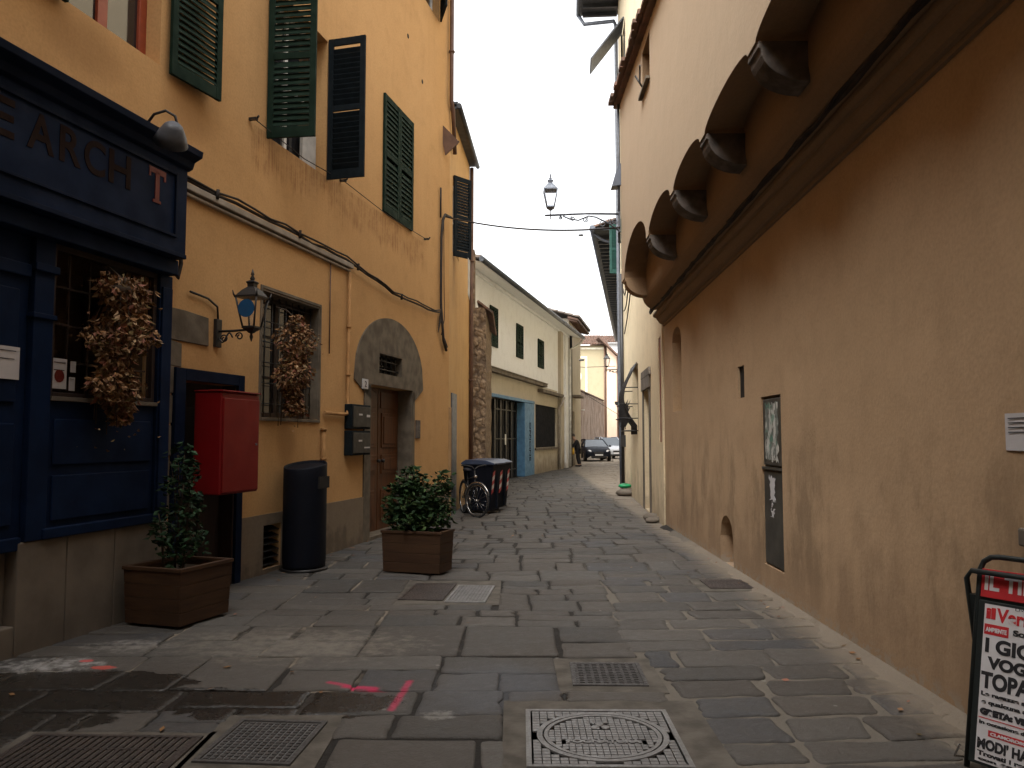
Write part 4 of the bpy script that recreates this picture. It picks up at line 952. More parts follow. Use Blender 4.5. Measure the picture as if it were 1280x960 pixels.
m=MB(); m.box(1.65,9.1,.85,.9,0,3.08); m.build('garage_interior','dark',hd)
m=MB(); m.box(7.2,9.0,-.03,.4,0,2.98); m.box(1.65,9.1,-.025,.1,3.0,3.12); m.build('blue_frame','blue_lt',hd,bevel=.01)
text('OFFICINE',.3,'blue_dk','lettering',hd,T3(8.0,-.036,2.2)@UP@Matrix.Rotation(-math.pi/2,4,'Z'),width=1.6,height=.28,bold=.006)
m=MB()
for k in range(9):
    a=3.6+k*.42; m.box(a,a+.05,.28,.33,0,3.0)
    if k%2==0: m.box(a+.05,a+.36,.30,.315,.0,2.98)
for z in (.3,1.5,2.6): m.box(3.6,7.1,.27,.29,z,z+.05)
gt=m.build('gate','iron',hd); m=MB(); m.box(5.1,5.3,.262,.269,1.3,1.7); m.build('gate_latch','whitepaint',gt)
m=MB(); m.box(9.35,14.2,.09,.12,1.12,3.02); 
w=m.build('shop_window','rollerdk',hd); m=MB()
for k in range(14): m.box(9.4,14.15,.075,.088,1.16+k*.134,1.285+k*.134)
m.build('roller_slat','rollerdk',w); m=MB(); m.box(9.2,14.35,-.06,.0,1.02,1.115); m.build('window_sill','stone_pl',hd)
m=MB(); m.face([(-2,-.8,6.78),(-2,0,7.0),(L1+.3,0,7.0),(L1+.3,-.8,6.78)]); m.face([(-2,-.8,6.78),(L1+.3,-.8,6.78),(L1+.3,-.8,6.84),(-2,-.8,6.84)]); m.box(-2,L1+.3,-.12,-.001,6.86,6.96); m.build('soffit','white',hd)
m=MB(); m.tube([(-2,-.86,6.86),(L1+.35,-.86,6.82)],.085,10); m.build('gutter','zincdk',hd); tiles_roof(-2,L1+.3,-.80,6.86,4,8.2,.25,.42).build('roof','tile_dk',hd)
pipe(WD,'downpipe','white rainwater pipe bending under the eave at the far end of the white building','downpipe',[(L1+.15,.86,6.75),(L1+.1,.7,6.5),(L1-.05,.2,6.2),(L1-.05,.18,.05)],.06,'whitepaint',[(L1-.05,3)])
pipe(WD,'downpipe','short grey pipe from the ledge down the shop floor wall of the white building','downpipe',[(14.7,.3,3.55),(14.5,.22,3.2),(14.42,.08,3.0),(14.42,.08,.1)],.06,'conduit')
# small house with dark eave behind the white building
WE=Wall((3.02,42.3),(.20,1)); he=WE.thing('house','narrow cream house with a dark timber eave just beyond the white building','building')
m=MB(); wallface(m,0,5.5,H0,7.9,[(.9,2.4,0,3.0,.3)]); shell(m,0,5.5,H0,7.9,7); m.build('wall','greyplaster',he); m=MB(); m.box(.9,2.4,.25,.3,0,3.0); m.build('door','doordark',he)
m=MB(); m.prism([(-.55,7.7),(-.55,7.8),(0,8.0),(0,7.85)],'x',-.5,5.5); 
for k in range(10): m.prism([(-.5,7.62),(-.5,7.7),(0,7.85),(0,7.75)],'x',-.4+k*.6,-.3+k*.6)
m.build('eave','pipe_brown',he); tiles_roof(-.6,5.5,-.62,7.84,3.5,9.0,.25,.4).build('roof','tile_dk',he)
m=MB(); m.tube([(0,-.12,7.4),(0,-.1,.1)],.07,8); m.build('downpipe','iron',he)
m=MB(); m.box(.7,2.8,-.5,0,3.75,3.85); m.build('door_canopy','stone_pl',he)
# ================================================================ RIGHT HOUSE WITH JETTY
hr=WR.thing('townhouse','long tan rendered house on the right, upper floor jutting out on arched stone corbels','building')
SL=.022
def hz(s,h): return h+SL*s
S1=26; holesR=[(.86,1.66,2.02,3.42,.28),(5.06,5.34,2.05,2.42,.03),(5.97,6.63,.28,2.02,.05),(4.08,4.72,.0,.62,.16),(10.50,11.3,.3,1.06,.25)]
m=MB(); wallface(m,0,S1,H0,3.62,holesR)
for h in holesR: m.face([(h[0],h[4],h[2]),(h[1],h[4],h[2]),(h[1],h[4],h[3]),(h[0],h[4],h[3])],1 if h[0] in (5.06,10.50) else 0)  # slot and cellar opening: shade painted in as near-black back faces
# arch spandrels of the two blind openings
def spandrel(a,b,zs,zt,dep):
    n=10; c=(a+b)/2; r=(b-a)/2
    f=lambda x: zs+(zt-zs)*math.sqrt(max(0,1-((x-c)/r)**2))
    for i in range(n):
        x0,x1=a+(b-a)*i/n,a+(b-a)*(i+1)/n
        m.face([(x0,0,f(x0)),(x1,0,f(x1)),(x1,0,zt),(x0,0,zt)]); m.face([(x0,0,f(x0)),(x0,dep,f(x0)),(x1,dep,f(x1)),(x1,0,f(x1))])
spandrel(.86,1.66,3.20,3.42,.28); spandrel(4.08,4.72,.34,.62,.16)
m.face([(0,0,H0),(0,0,3.62),(0,9,3.62),(0,9,H0)]); m.face([(S1,0,H0),(S1,9,H0),(S1,9,3.62),(S1,0,3.62)])
m.face([(0,0,3.62),(S1,0,3.62),(S1,0,hz(S1,3.65)),(0,0,hz(0,3.65))]); 
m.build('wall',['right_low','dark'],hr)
# moulded string course
m=MB(); prof=[(0,3.585),(.025,3.59),(.03,3.62),(.06,3.625),(.085,3.64),(.12,3.69),(.135,3.705),(.14,3.73),(.17,3.735),(.20,3.76),(.205,3.80),(.185,3.815)]
for i in range(len(prof)-1):
    (o0,h0),(o1,h1)=prof[i],prof[i+1]; m.face([(.12,-o0,hz(.12,h0)),(.12,-o1,hz(.12,h1)),(S1,-o1,hz(S1,h1)),(S1,-o0,hz(S1,h0))],0,i in (4,5,9))
m.face([(.12,-o,hz(.12,h)) for o,h in prof]+[(.12,0,hz(.12,3.815))]); m.build('string_course','mould',hr)
# recessed wall above the moulding, vaults, front plane
E0=.62; OFF=.82; RC=.45
cor=[.90,3.60,5.45,7.05,8.72,10.5,12.3,14.1,15.9,17.7,19.5,21.3,23.1,24.9]; CW=.30
m=MB()
cove=[(.17,3.805)]+[(.20+.25*math.sin(R_(90*i/8))**1.0*(1 if i else 0),4.09-.27*math.cos(R_(90*i/8))) for i in range(9)]
for i in range(len(cove)-1):
    (o0,h0),(o1,h1)=cove[i],cove[i+1]; m.face([(E0-.1,-o0,hz(0,h0)),(S1,-o0,hz(S1,h0)),(S1,-o1,hz(S1,h1)),(E0-.1,-o1,hz(0,h1))],1,True)
m.face([(E0-.1,-o,hz(0,h)) for o,h in cove]+[(E0-.1,0,4.1),(E0-.1,0,3.8)],1)
m.face([(E0-.1,-RC,4.085),(S1,-RC,hz(S1,4.08)),(S1,-RC,5.6),(E0-.1,-RC,5.6)],1)
def springer(s): return hz(s,4.24)
m2=MB()
def top(s): return 7.56-.085*s
fr=[(E0,springer(E0)),(E0+CW*.9,springer(1))]
for k in range(len(cor)-1):
    a=cor[k]+CW*.35; b=cor[k+1]-CW*.35; rise=(.50,.22,.15,.11)[k] if k<4 else .11; n=16
    def f(s): 
        u=(s-a)/(b-a)*2-1; return springer(s)+.03+rise*math.sqrt(max(0,1-u*u))
    for i in range(n):
        u0=(1-math.cos(math.pi*i/n))/2; u1=(1-math.cos(math.pi*(i+1)/n))/2
        s0,s1=a+(b-a)*u0,a+(b-a)*u1; z0,z1=f(s0),f(s1)
        m2.face([(s0,-OFF,z0),(s1,-OFF,z1),(s1,-OFF,5.2),(s0,-OFF,5.2)],0)
        m.face([(s0,-OFF+.002,z0),(s1,-OFF+.002,z1),(s1,-RC,z1+.06),(s0,-RC,z0+.06)],1,True)
for k,cc in enumerate(cor):
    a=E0 if k==0 else cc-CW*.35; b=cc+CW*.35
    m2.face([(a,-OFF,springer(a)+.03),(b,-OFF,springer(b)+.03),(b,-OFF,5.2),(a,-OFF,5.2)],0)
    m.face([(a,-OFF+.002,springer(cc)+.03),(b,-OFF+.002,springer(cc)+.03),(b,-RC,springer(cc)+.03),(a,-RC,springer(cc)+.03)],1)
    for s_ in (a,b): m.face([(s_,-OFF+.002,springer(s_)+.03),(s_,-RC,springer(s_)+.03),(s_,-RC,springer(s_)+.10),(s_,-OFF+.002,springer(s_)+.03)],1)
m.build('jetty_vault',['right_up','right_vault'],hr)
wh=(3.32,3.98,6.45,7.08)
xs=[E0,3.32,3.98,S1]
m2.face([(E0,-OFF,5.2),(3.32,-OFF,5.2),(3.32,-OFF,top(3.32)),(E0,-OFF,top(E0))]); m2.face([(3.98,-OFF,5.2),(S1,-OFF,5.2),(S1,-OFF,top(S1)),(3.98,-OFF,top(3.98))])
m2.face([(3.32,-OFF,5.2),(3.98,-OFF,5.2),(3.98,-OFF,6.45),(3.32,-OFF,6.45)]); m2.face([(3.32,-OFF,7.08),(3.98,-OFF,7.08),(3.98,-OFF,top(3.98)),(3.32,-OFF,top(3.32))])
for (p,q) in (((3.32,6.45),(3.32,7.08)),((3.98,6.45),(3.98,7.08)),((3.32,6.45),(3.98,6.45)),((3.32,7.08),(3.98,7.08))): m2.face([(p[0],-OFF,p[1]),(q[0],-OFF,q[1]),(q[0],-OFF+.3,q[1]),(p[0],-OFF+.3,p[1])],1)
m2.face([(E0,-OFF,springer(0)+.03),(E0,-OFF,top(E0)),(E0,9,top(E0)),(E0,9,4.1),(E0,-RC,4.1),(E0,-RC,springer(0)+.03)]); m2.face([(S1,-OFF,3.9),(S1,9,3.9),(S1,9,top(S1)),(S1,-OFF,top(S1))])
m2.build('upper_wall',['right_up','right_vault'],hr)
w=window(hr,3.32,3.98,6.45,7.08,-OFF+.28,'pipe_brown','winglass',1,0,.05); m=MB(); m.box(3.28,4.02,-OFF-.06,-OFF+.0-.001,6.41,6.447); m.build('window_sill','stone',w); m=MB(); m.tube([(3.40,-OFF-.05,6.62),(3.9,-OFF-.12,6.64)],.012,6); m.tube([(3.5,-OFF-.02,6.5),(3.45,-OFF-.12,6.7)],.015,6); m.build('clothes_rail','iron',w)
# corbels: quarter-round stones, each a part
for k,cc in enumerate(cor):
    cw=CW/2*.9; sp=springer(cc)+.028; pr=[(-OFF+.015,sp),(-OFF+.01,sp-.05)]
    for i in range(9):
        a=math.pi/2*i/8; pr.append((-OFF+.03+(OFF-RC-.03)*(1-math.cos(a)),sp-.06-.24*math.sin(a)))
    pr+=[(-RC+.012,sp-.31),(-RC+.012,sp)]
    m=MB(); m.prism(pr,'x',cc-cw,cc+cw,sm=False); m.build('corbel','stone_dark' if k else 'right_vault',hr,bevel=.006)
# end console under the far corner
# roof edge: stepped tile courses on the rake
m=MB(); s=E0-.25
while s<S1:
    z=top(s)-.02; j=rnd(-.03,.03); m.box(s,s+.40,-OFF-.09,-OFF+.25,z,z+.05); m.box(s+.02,s+.22,-OFF-.17+j,-OFF+.1,z+.052,z+.12+j*.5); s+=.27
m.build('roof_edge','tile',hr); m=MB(); m.face([(E0-.25,-OFF-.1,top(E0)+.02),(S1,-OFF-.1,top(S1)+.02),(S1,9,top(S1)+.5),(E0-.25,9,top(E0)+.5)]); m.face([(E0-.25,-OFF-.15,top(E0)+.07),(S1,-OFF-.15,top(S1)+.07),(S1,9,top(S1)+.6),(E0-.25,9,top(E0)+.6)]); m.build('roof','tile',hr)
# cable on the moulding
t=WR.thing('wall_cable','bundle of black cables lying along the top of the moulding on the right wall','cable',.2,.245,3.815)
m=MB()
for q in range(3):
    P=[]
    for k in range(70):
        s_=k*.25; P.append((s_,.0-rnd(0,.02)-q*.012,SL*s_+rnd(-.012,.02)+.012*q+(.03*math.sin(k*.7) if q==2 else 0)))
    m.tube(P,.020 if q<2 else .012,6)
m.tube([(9.5,-.03,.24),(9.6,-.12,.30),(9.75,-.10,.36),(9.9,-.03,.26)],.006,5); m.build('cable_run','cable',t)
# cabinet doors in the right wall
t=WR.thing('meter_cabinet','tall narrow grey metal meter cabinet with torn posters, recessed in the right wall','cabinet',5.98,-.05,.28)
m=MB(); m.box(0,.64,-.02,-.0,0,1.73); m.build('frame','stone',t)
m=MB(); m.box(.02,.62,-.04,-.021,.02,.97); lo=m.build('lower_door','meter',t,bevel=.006); m=MB(); m.box(.02,.62,-.04,-.021,1.03,1.71); hi=m.build('upper_door','meter',t,bevel=.006)
m=MB(); m.box(-.01,.65,-.055,-.021,.985,1.01); m.build('door_rail','meter',t)
def torn():
    t_=NT('torn_poster'); n=t_.noise(7,5,t_.scale(1.5,1,1),rough=.7); n2=t_.noise(9,4,t_.scale(1.6,1,.6,(3,0,0)))
    c=t_.mix(t_.ramp(n2,.46,.56),(.50,.50,.46),(.16,.18,.16)); c=t_.mix(t_.ramp(t_.noise(5,4,t_.scale(1,1,1,(5,2,0))),.54,.62,0,.7),c,(.05,.20,.13)); c=t_.mix(t_.ramp(n,.40,.50),(.09,.085,.07),c); return t_.fin(c,.8)
M['torn']=torn()
def ragged(x0,x1,z0,z1,n=16,seed=1):
    rr=random.Random(seed); P=[]
    for i in range(n): P.append((x0+(x1-x0)*i/n,z0+rr.uniform(0,.04)))
    for i in range(n): P.append((x1-rr.uniform(0,.07),z0+(z1-z0)*i/n))
    for i in range(n): P.append((x1-(x1-x0)*i/n,z1-rr.uniform(0,.04)))
    for i in range(n): P.append((x0+rr.uniform(0,.07),z1-(z1-z0)*i/n))
    return P
m=MB(); m.prism(ragged(.07,.54,1.06,1.68),'y',-.043,-.041); m.build('torn_poster','torn',hi)
m=MB(); m.prism(ragged(.18,.42,.66,.93,8,3),'y',-.043,-.041); m.prism(ragged(.22,.38,.50,.60,6,4),'y',-.043,-.041); m.prism(ragged(.26,.32,.60,.67,4,5),'y',-.0431,-.0411); m.build('poster_scrap','paper',lo)
t=notice(WR,'paper_notice','white paper notice on the right wall, above the newspaper board',10.30,.004,1.53,.28,.19,4,.003)
t=WR.thing('stone_sill','pale stone lintel over a small dark cellar opening behind the newspaper board','lintel',10.44,0,1.06)
m=MB(); m.box(0,.95,-.05,0,0,.09); m.build('slab','stone_pl',t,bevel=.01)
# ================================================================ CREAM HOUSE BEYOND (F)
hf=WF.thing('townhouse','tall cream house just beyond the house with the jutting upper floor','building')
fx0,fx1,ft=-2.2,9.0,15.85
fh=[(2.25,4.0,1.72,3.40,.2),(5.48,6.75,.02,2.62,.22),(8.40,8.80,1.5,3.45,.2),(-.25,.85,12.3,13.8,.1),(-2.05,-1.4,6.85,8.4,.1)]
m=MB(); wallface(m,fx0,fx1,H0,ft,fh); shell(m,fx0,fx1,H0,ft,8); m.build('wall','cream',hf)
w=window(hf,2.25,4.0,1.72,3.4,.2,'pipe_brown'); m=MB()
for k in range(11):
    a=2.3+k*.165; P=[]
    for j in range(9):
        u=j/8; P.append((a,-.04-.42*math.sin(math.pi*min(1,(1-u)*1.15))**1.0*(1-u)**.35 if u<1 else -.03,1.66+1.75*u))
    m.tube(P,.014,5)
for j,(z,o) in enumerate(((1.75,-.30),(2.05,-.44),(2.4,-.42),(2.8,-.30))): m.tube([(2.28,0,z),(2.28,o,z),(3.97,o,z),(3.97,0,z)],.013,5)
m.build('belly_grille','iron',w)
m=MB()
for k in range(40): 
    x=2.32+1.6*random.random(); m.face([(x,-.15-.25*random.random(),1.75+.8*random.random()) for _ in range(3)])
m.build('hanging_cloth','iron',w)
m=MB(); m.box(5.48,6.75,.17,.22,.02,2.62); d=m.build('door','stone_pl',hf); m=MB(); m.box(5.3,5.478,-.03,.01,0,2.62); m.box(6.752,6.93,-.03,.01,0,2.62); m.box(5.25,6.98,-.05,.01,2.622,2.88); m.prism([(5.2,2.885),(7.05,2.885),(6.95,3.05),(5.3,3.05)],'y',-.05,.01); m.build('door_surround','stone_pl',hf,bevel=.01)
m=MB(); m.box(8.40,8.80,.02,.2,1.5,3.45); m.build('shutter','rustbrown',hf)
w=window(hf,-.25,.85,12.3,13.8,.1); o=shutter(w,-.25,12.35,.55,1.5,170,'R','green_dk'); o.rotation_euler=(0,0,R_(-8))
m=MB(); m.T=T3(-.15,-.02,13.8)@Matrix.Rotation(R_(-38),4,'X'); m.box(0,1.0,-.04,0,-1.55,0); 
for k in range(20): m.box(.08,.92,-.06,-.041,-1.5+k*.072,-1.46+k*.072)
m.build('awning_shutter','irongrey',w)
w=window(hf,-2.05,-1.4,6.85,8.4,.1); shutter(w,-1.35,6.85,.6,1.6,172,'R','teal',pitch=.09).rotation_euler=(0,0,R_(-75)); shutter(w,-2.07,6.85,.33,1.6,80,'L','teal',pitch=.09)
m=MB(); m.box(fx0-.6,fx1,-1.2,.1,ft,ft+.08); 
for k in range(22): m.box(fx0-.5+k*.55,fx0-.4+k*.55,-1.15,0,ft-.12,ft-.002)
m.build('eave','zincdk',hf); m=MB(); m.tube([(fx0-.65,-1.27,ft+.06),(fx1,-1.27,ft+.1)],.1,10); m.build('gutter','zincdk',hf)
tiles_roof(fx0-.6,fx1,-1.25,ft+.1,3,ft+1.6).build('roof','tile',hf)
pipe(WF,'downpipe','long grey downpipe running from the high gutter down the far edge of the cream house','downpipe',[(-2.75,1.27,15.8),(-2.6,1.1,15.45),(-1.9,.15,15.15),(-1.75,.10,14.9),(-1.5,.09,3.0),(-.9,.09,.05)],.06,'irongrey',[(-1.6,8),(-1.5,4)])
t=WF.thing('drain_vent_pipe','black vertical pipe with loose cables at the foot of the cream house corner','pipe',-.45,0,0)
m=MB(); m.tube([(0,-.08,.0),(0,-.08,6.5)],.05,8); m.box(-.1,.1,-.14,0,1.3,1.65); m.build('pipe','iron',t)
t=WF.thing('wall_cable','loops of black cable hanging high on the cream house wall','cable',1.2,0,5.0)
m=MB(); 
for (a,z,b,z2,sg) in ((-1.2,.3,1.6,1.6,.5),(-1.4,1.0,.6,1.9,.7),(-1.0,-.4,2.6,1.2,.25)):
    m.tube([(a+(b-a)*u/10,-.05,z+(z2-z)*u/10-sg*math.sin(math.pi*u/10)) for u in range(11)],.018,5)
m.build('cable_run','cable',t)
# little canopy above the lamp
t=WR.thing('vent_cowl','small dark sloping metal cowl on the corner above the street lamp','cowl',.62,.82,6.0)
m=MB(); m.prism([(0,.40),(-.04,.42),(-.16,.0),(0,.02)],'x',-.22,.05); m.build('hood','zinc',t)
pipe(WR,'downpipe','thin dark pipe up the far corner of the jettied upper floor, beside the street lamp','pipe',[(.60,.85,5.0),(.60,.85,7.6)],.025,'irongrey')
# foot clutter
t=thing('plastic_bag','green plastic bag lying on the stones at the foot of the cream house','bag',(3.17,22.0,0))
m=MB(); m.lathe([(.05,0),(.18,.03),(.19,.07),(.14,.11),(.06,.13)],14,(-.08,0,.2)); m.build('bag','greenbag',t)
def boulder(x,y,r,label):
    t=thing('loose_stone',label,'stone',(x,y,0),rnd(0,3),'loose stones by the cream house'); m=MB(); n=10; 
    pr=[(r*.7,0),(r,r*.25),(r*.9,r*.5),(r*.5,r*.72),(r*.1,r*.78)]; m.lathe(pr,n); m.v=[(v[0]*(1+.15*math.sin(v[1]*30)),v[1]*(1+.12*math.sin(v[0]*25)),v[2]) for v in m.v]; m.build('stone','stone_pl',t)
boulder(3.10,21.9,.26,'flat grey stone under the green plastic bag'); boulder(2.70,15.6,.17,'rounded grey stone lying near the corner of the tan house'); boulder(2.62,15.1,.13,'smaller grey stone close to the corner of the tan house'); boulder(2.74,15.25,.12,'grey stone tucked against the wall at the corner of the tan house')
# ================================================================ STREET LAMPS
def streetlamp(wall,label,s,off0,reach,h,sc,fm,gm):
    t=wall.thing('street_lamp',label,'street lamp',s,off0,h,'lanterns on scrolled wall brackets'); k=sc
    m=MB(); m.tube([(0,0,0),(0,-reach*.5,.0+.01),(0,-reach-.10,-.02)],.018*k,8); m.box(-.03,.03,-.03,0,-.3*k,.04); m.tube([(0,-reach,-.08*k),(0,-reach,.10*k)],.008*k,6); m.tube([(-.05*k,-reach,-.01),(.05*k,-reach,-.01)],.008*k,6)
    def spiral(cy,cz,r,d,turn=1.6,st=0): return [(0,cy+math.cos(st+d*u*turn*6.28/14)*r*(1-u/18),cz+math.sin(st+d*u*turn*6.28/14)*r*(1-u/18)) for u in range(15)]
    m.tube([(0,-.02,-.28*k),(0,-.15*reach,-.16*k),(0,-.35*reach,-.05*k),(0,-.45*reach,-.03*k),(0,-.6*reach,-.10*k),(0,-.72*reach,-.08*k),(0,-.82*reach,-.03*k)],.013*k,6)
    for (cy,cz,r,d,st) in ((-.25*reach,-.16*k,.065*k,1,0),(-.5*reach,-.09*k,.05*k,-1,1),(-.68*reach,-.07*k,.04*k,1,2),(-.86*reach,-.06*k,.03*k,-1,2),(-.08*reach,-.12*k,.05*k,-1,0)): m.tube(spiral(cy,cz,r,d,1.5,st),.010*k,5)
    for a in (30,50,70): m.tube([(0,-.12*reach,-.2*k),(0,-.12*reach-.1*k*math.cos(R_(a)),-.2*k+.16*k*math.sin(R_(a)))],.009*k,5)
    m.build('scroll_bracket','iron' if fm=='iron' else 'irongrey',t)
    lantern(t,0,-reach,.13*k,.085*k,.155*k,.26*k,fm,gm,horn=False,roofh=.12*k); return t
streetlamp(WR,'grey lantern on a scrolled bracket high above the street against the sky',.66,.84,1.22,5.50,1.08,'lampgrey','milky')
# ================================================================ FAR RIGHT ROW
WG=Wall((8.3,56.5),(-.155,-1)); hg=WG.thing('townhouse','far house row on the right with a dark eave overhanging behind the cream house','building')
m=MB(); wallface(m,-1,30.4,H0,8.5,[(6,7.0,4.4,6.2,.15),(12,13,4.4,6.2,.15)]); shell(m,-1,30.4,H0,8.5,8); m.build('wall','cream',hg)
m=MB(); m.box(-1,30.6,-.85,.1,8.5,8.58); 
for k in range(52): m.box(-.9+k*.6,-.78+k*.6,-.8,0,8.36,8.498)
m.build('eave','zincdk',hg); m=MB(); m.tube([(-1,-.93,8.56),(30.7,-.93,8.56)],.1,10); m.tube([(30.3,-.93,8.5),(30.2,-.6,8.25),(30.1,-.1,8.1),(30.1,-.08,7.0)],.05,8); m.build('gutter','zinc',hg); tiles_roof(-1,30.6,-.9,8.6,3,10.0,.25,.42).build('roof','tile',hg)
for (a,b) in ((6,7.0),(12,13)): w=window(hg,a,b,4.4,6.2,.15); shutter(w,a,4.4,.48,1.8,95,'L','irongrey'); shutter(w,b,4.4,.48,1.8,95,'R','irongrey')
streetlamp(WG,'distant lantern street lamp at the end of the street before the pink wall',11.6,.05,1.1,5.4,1.6,'iron','milky')
m=MB(); m.box(18.5,20.5,-.5,0,3.1,3.2); m.build('balcony','iron',hg)
# yellow building
hy=thing('yellow_house','distant pale yellow house with a framed wall panel and tiled roof above the stone wall','building',(5.0,79.5,0))
m=MB(); wallface(m,-1.5,4.35,H0,10.7,[]); shell(m,-1.5,4.35,H0,10.7,8); m.build('wall','yellow',hy)
m=MB(); m.box(.2,.38,-.05,-.001,5.6,9.6); m.box(2.3,2.5,-.05,-.001,5.6,9.6); m.box(.38,2.3,-.05,-.001,9.4,9.6); m.box(.38,2.3,-.05,-.001,5.6,5.8); m.box(-1.5,4.35,-.08,-.001,10.3,10.5)
m.lathe([(.62,0),(.62,-.04)],24,(1.34,-.001,7.6),axis='y'); m.build('wall_panel','yellowtrim',hy)
m=MB(); m.lathe([(.62,0),(.62,.02)],24,(0,0,0),axis='y'); 
tiles_roof(-1.9,4.6,-.5,10.75,4,12.2,.28,.5).build('roof','tile',hy)
m=MB(); m.tube([(4.25,-.12,10.7),(4.25,-.12,.1)],.09,8); m.build('downpipe','pipe_brown',hy)
t=thing('overhead_wire','thin dark wires crossing in front of the distant yellow house','wire',(4.4,60,6.9)); m=MB(); m.tube([(-.6,0,.0),(1,0,-.08),(3.4,0,0)],.022,5); m.tube([(-.6,.5,-1.0),(3.6,.5,-3.6)],.018,5); m.build('wire_strand','cable',t)
# stone garden wall
WS=Wall((4.0,54.6),(.215,1)); ws=WS.thing('stone_wall','rough brown stone garden wall with a sloping top, behind the parked cars','wall')
m=MB(); n=12; Ls=24
for i in range(n):
    a,b=Ls*i/n,Ls*(i+1)/n; ha,hb=4.9,4.9; h=5.0+rnd(-.05,.05); m.box(a,b,rnd(0,.01),.5,H0,h)
m.build('wall','rubble_dk',ws); m=MB()
for k in range(60): m.box(k*.4,k*.4+.38,-.06,.55,5.05,5.13)
m.build('tile_cap','tile',ws)
t=WS.thing('annex','small cream lean-to with a pale canopy and doorway against the stone wall','building',-3.6,.3,0)
m=MB(); wallface(m,0,3.3,H0,3.3,[(.8,1.9,0,2.3,.2)]); shell(m,0,3.3,H0,3.3,2.5); m.build('wall','pink',t); m=MB(); m.box(-.1,3.4,-.35,.0,3.32,3.5); m.build('canopy','white',t); m=MB(); m.box(.8,1.9,.15,.2,0,2.3); m.build('door','doordark',t)
# pink house and white house
hp=thing('pink_house','distant narrow pinkish house with a gabled roof edge beside the yellow one','building',(9.4,79.0,0))
m=MB(); wallface(m,0,1.2,H0,9.6,[]); shell(m,0,1.2,H0,9.6,8); m.face([(0,0,9.6),(.9,0,9.6),(.0,0,10.5)]); m.build('wall','pink',hp)
m=MB(); m.prism([(-.9,11.4),(-.9,11.6),(1.5,9.3),(1.5,9.1)],'y',-.6,8); m.build('roof','tile',hp); m=MB(); m.tube([(1.05,-.1,9.5),(1.05,-.1,0)],.09,8); m.build('downpipe','pipe_brown',hp)
hw=thing('white_house','most distant white house closing the street, with a grey shuttered balcony','building',(10.6,92,0))
m=MB(); wallface(m,-1,9,H0,12.4,[(1.5,2.6,6.0,8.6,.2),(1.5,2.6,1.5,3.9,.2),(4.5,5.6,6,8.6,.2)]); shell(m,-1,9,H0,12.4,8); m.build('wall','white',hw)
for (a,b,c,d_) in ((1.5,2.6,6.0,8.6),(1.5,2.6,1.5,3.9),(4.5,5.6,6,8.6)): w=window(hw,a,b,c,d_,.2); shutter(w,a,c,.6,d_-c,160,'L','irongrey'); shutter(w,b,c,.6,d_-c,150,'R','irongrey')
m=MB(); m.box(.9,3.2,-.8,0,5.6,5.8); m.build('balcony','stone_pl',hw); tiles_roof(-1.3,9.3,-.6,12.4,4,13.8,.28,.5).build('roof','tile',hw)
# unseen blocks added to cut the light on the near street
t=thing('added_archway_block','unseen tall ochre block with a passage, added behind the viewer to dim the street','building',(0,0,0)); m=MB()
m.box(-9,-1.7,-10,-2.2,H0,3.3); m.box(1.7,9,-10,-2.2,H0,3.3); m.box(-9,9,-10,-2.2,3.302,14); m.build('wall','orange_b',t)
t=WR.thing('townhouse','unseen tan block added above the near jutting upper floor to dim the street','building',7.2,.80,6.5); m=MB(); m.box(0,18,0,8,.45,5.2); m.build('wall','right_up',t)  # added height out of view, blocks sky light over the near street
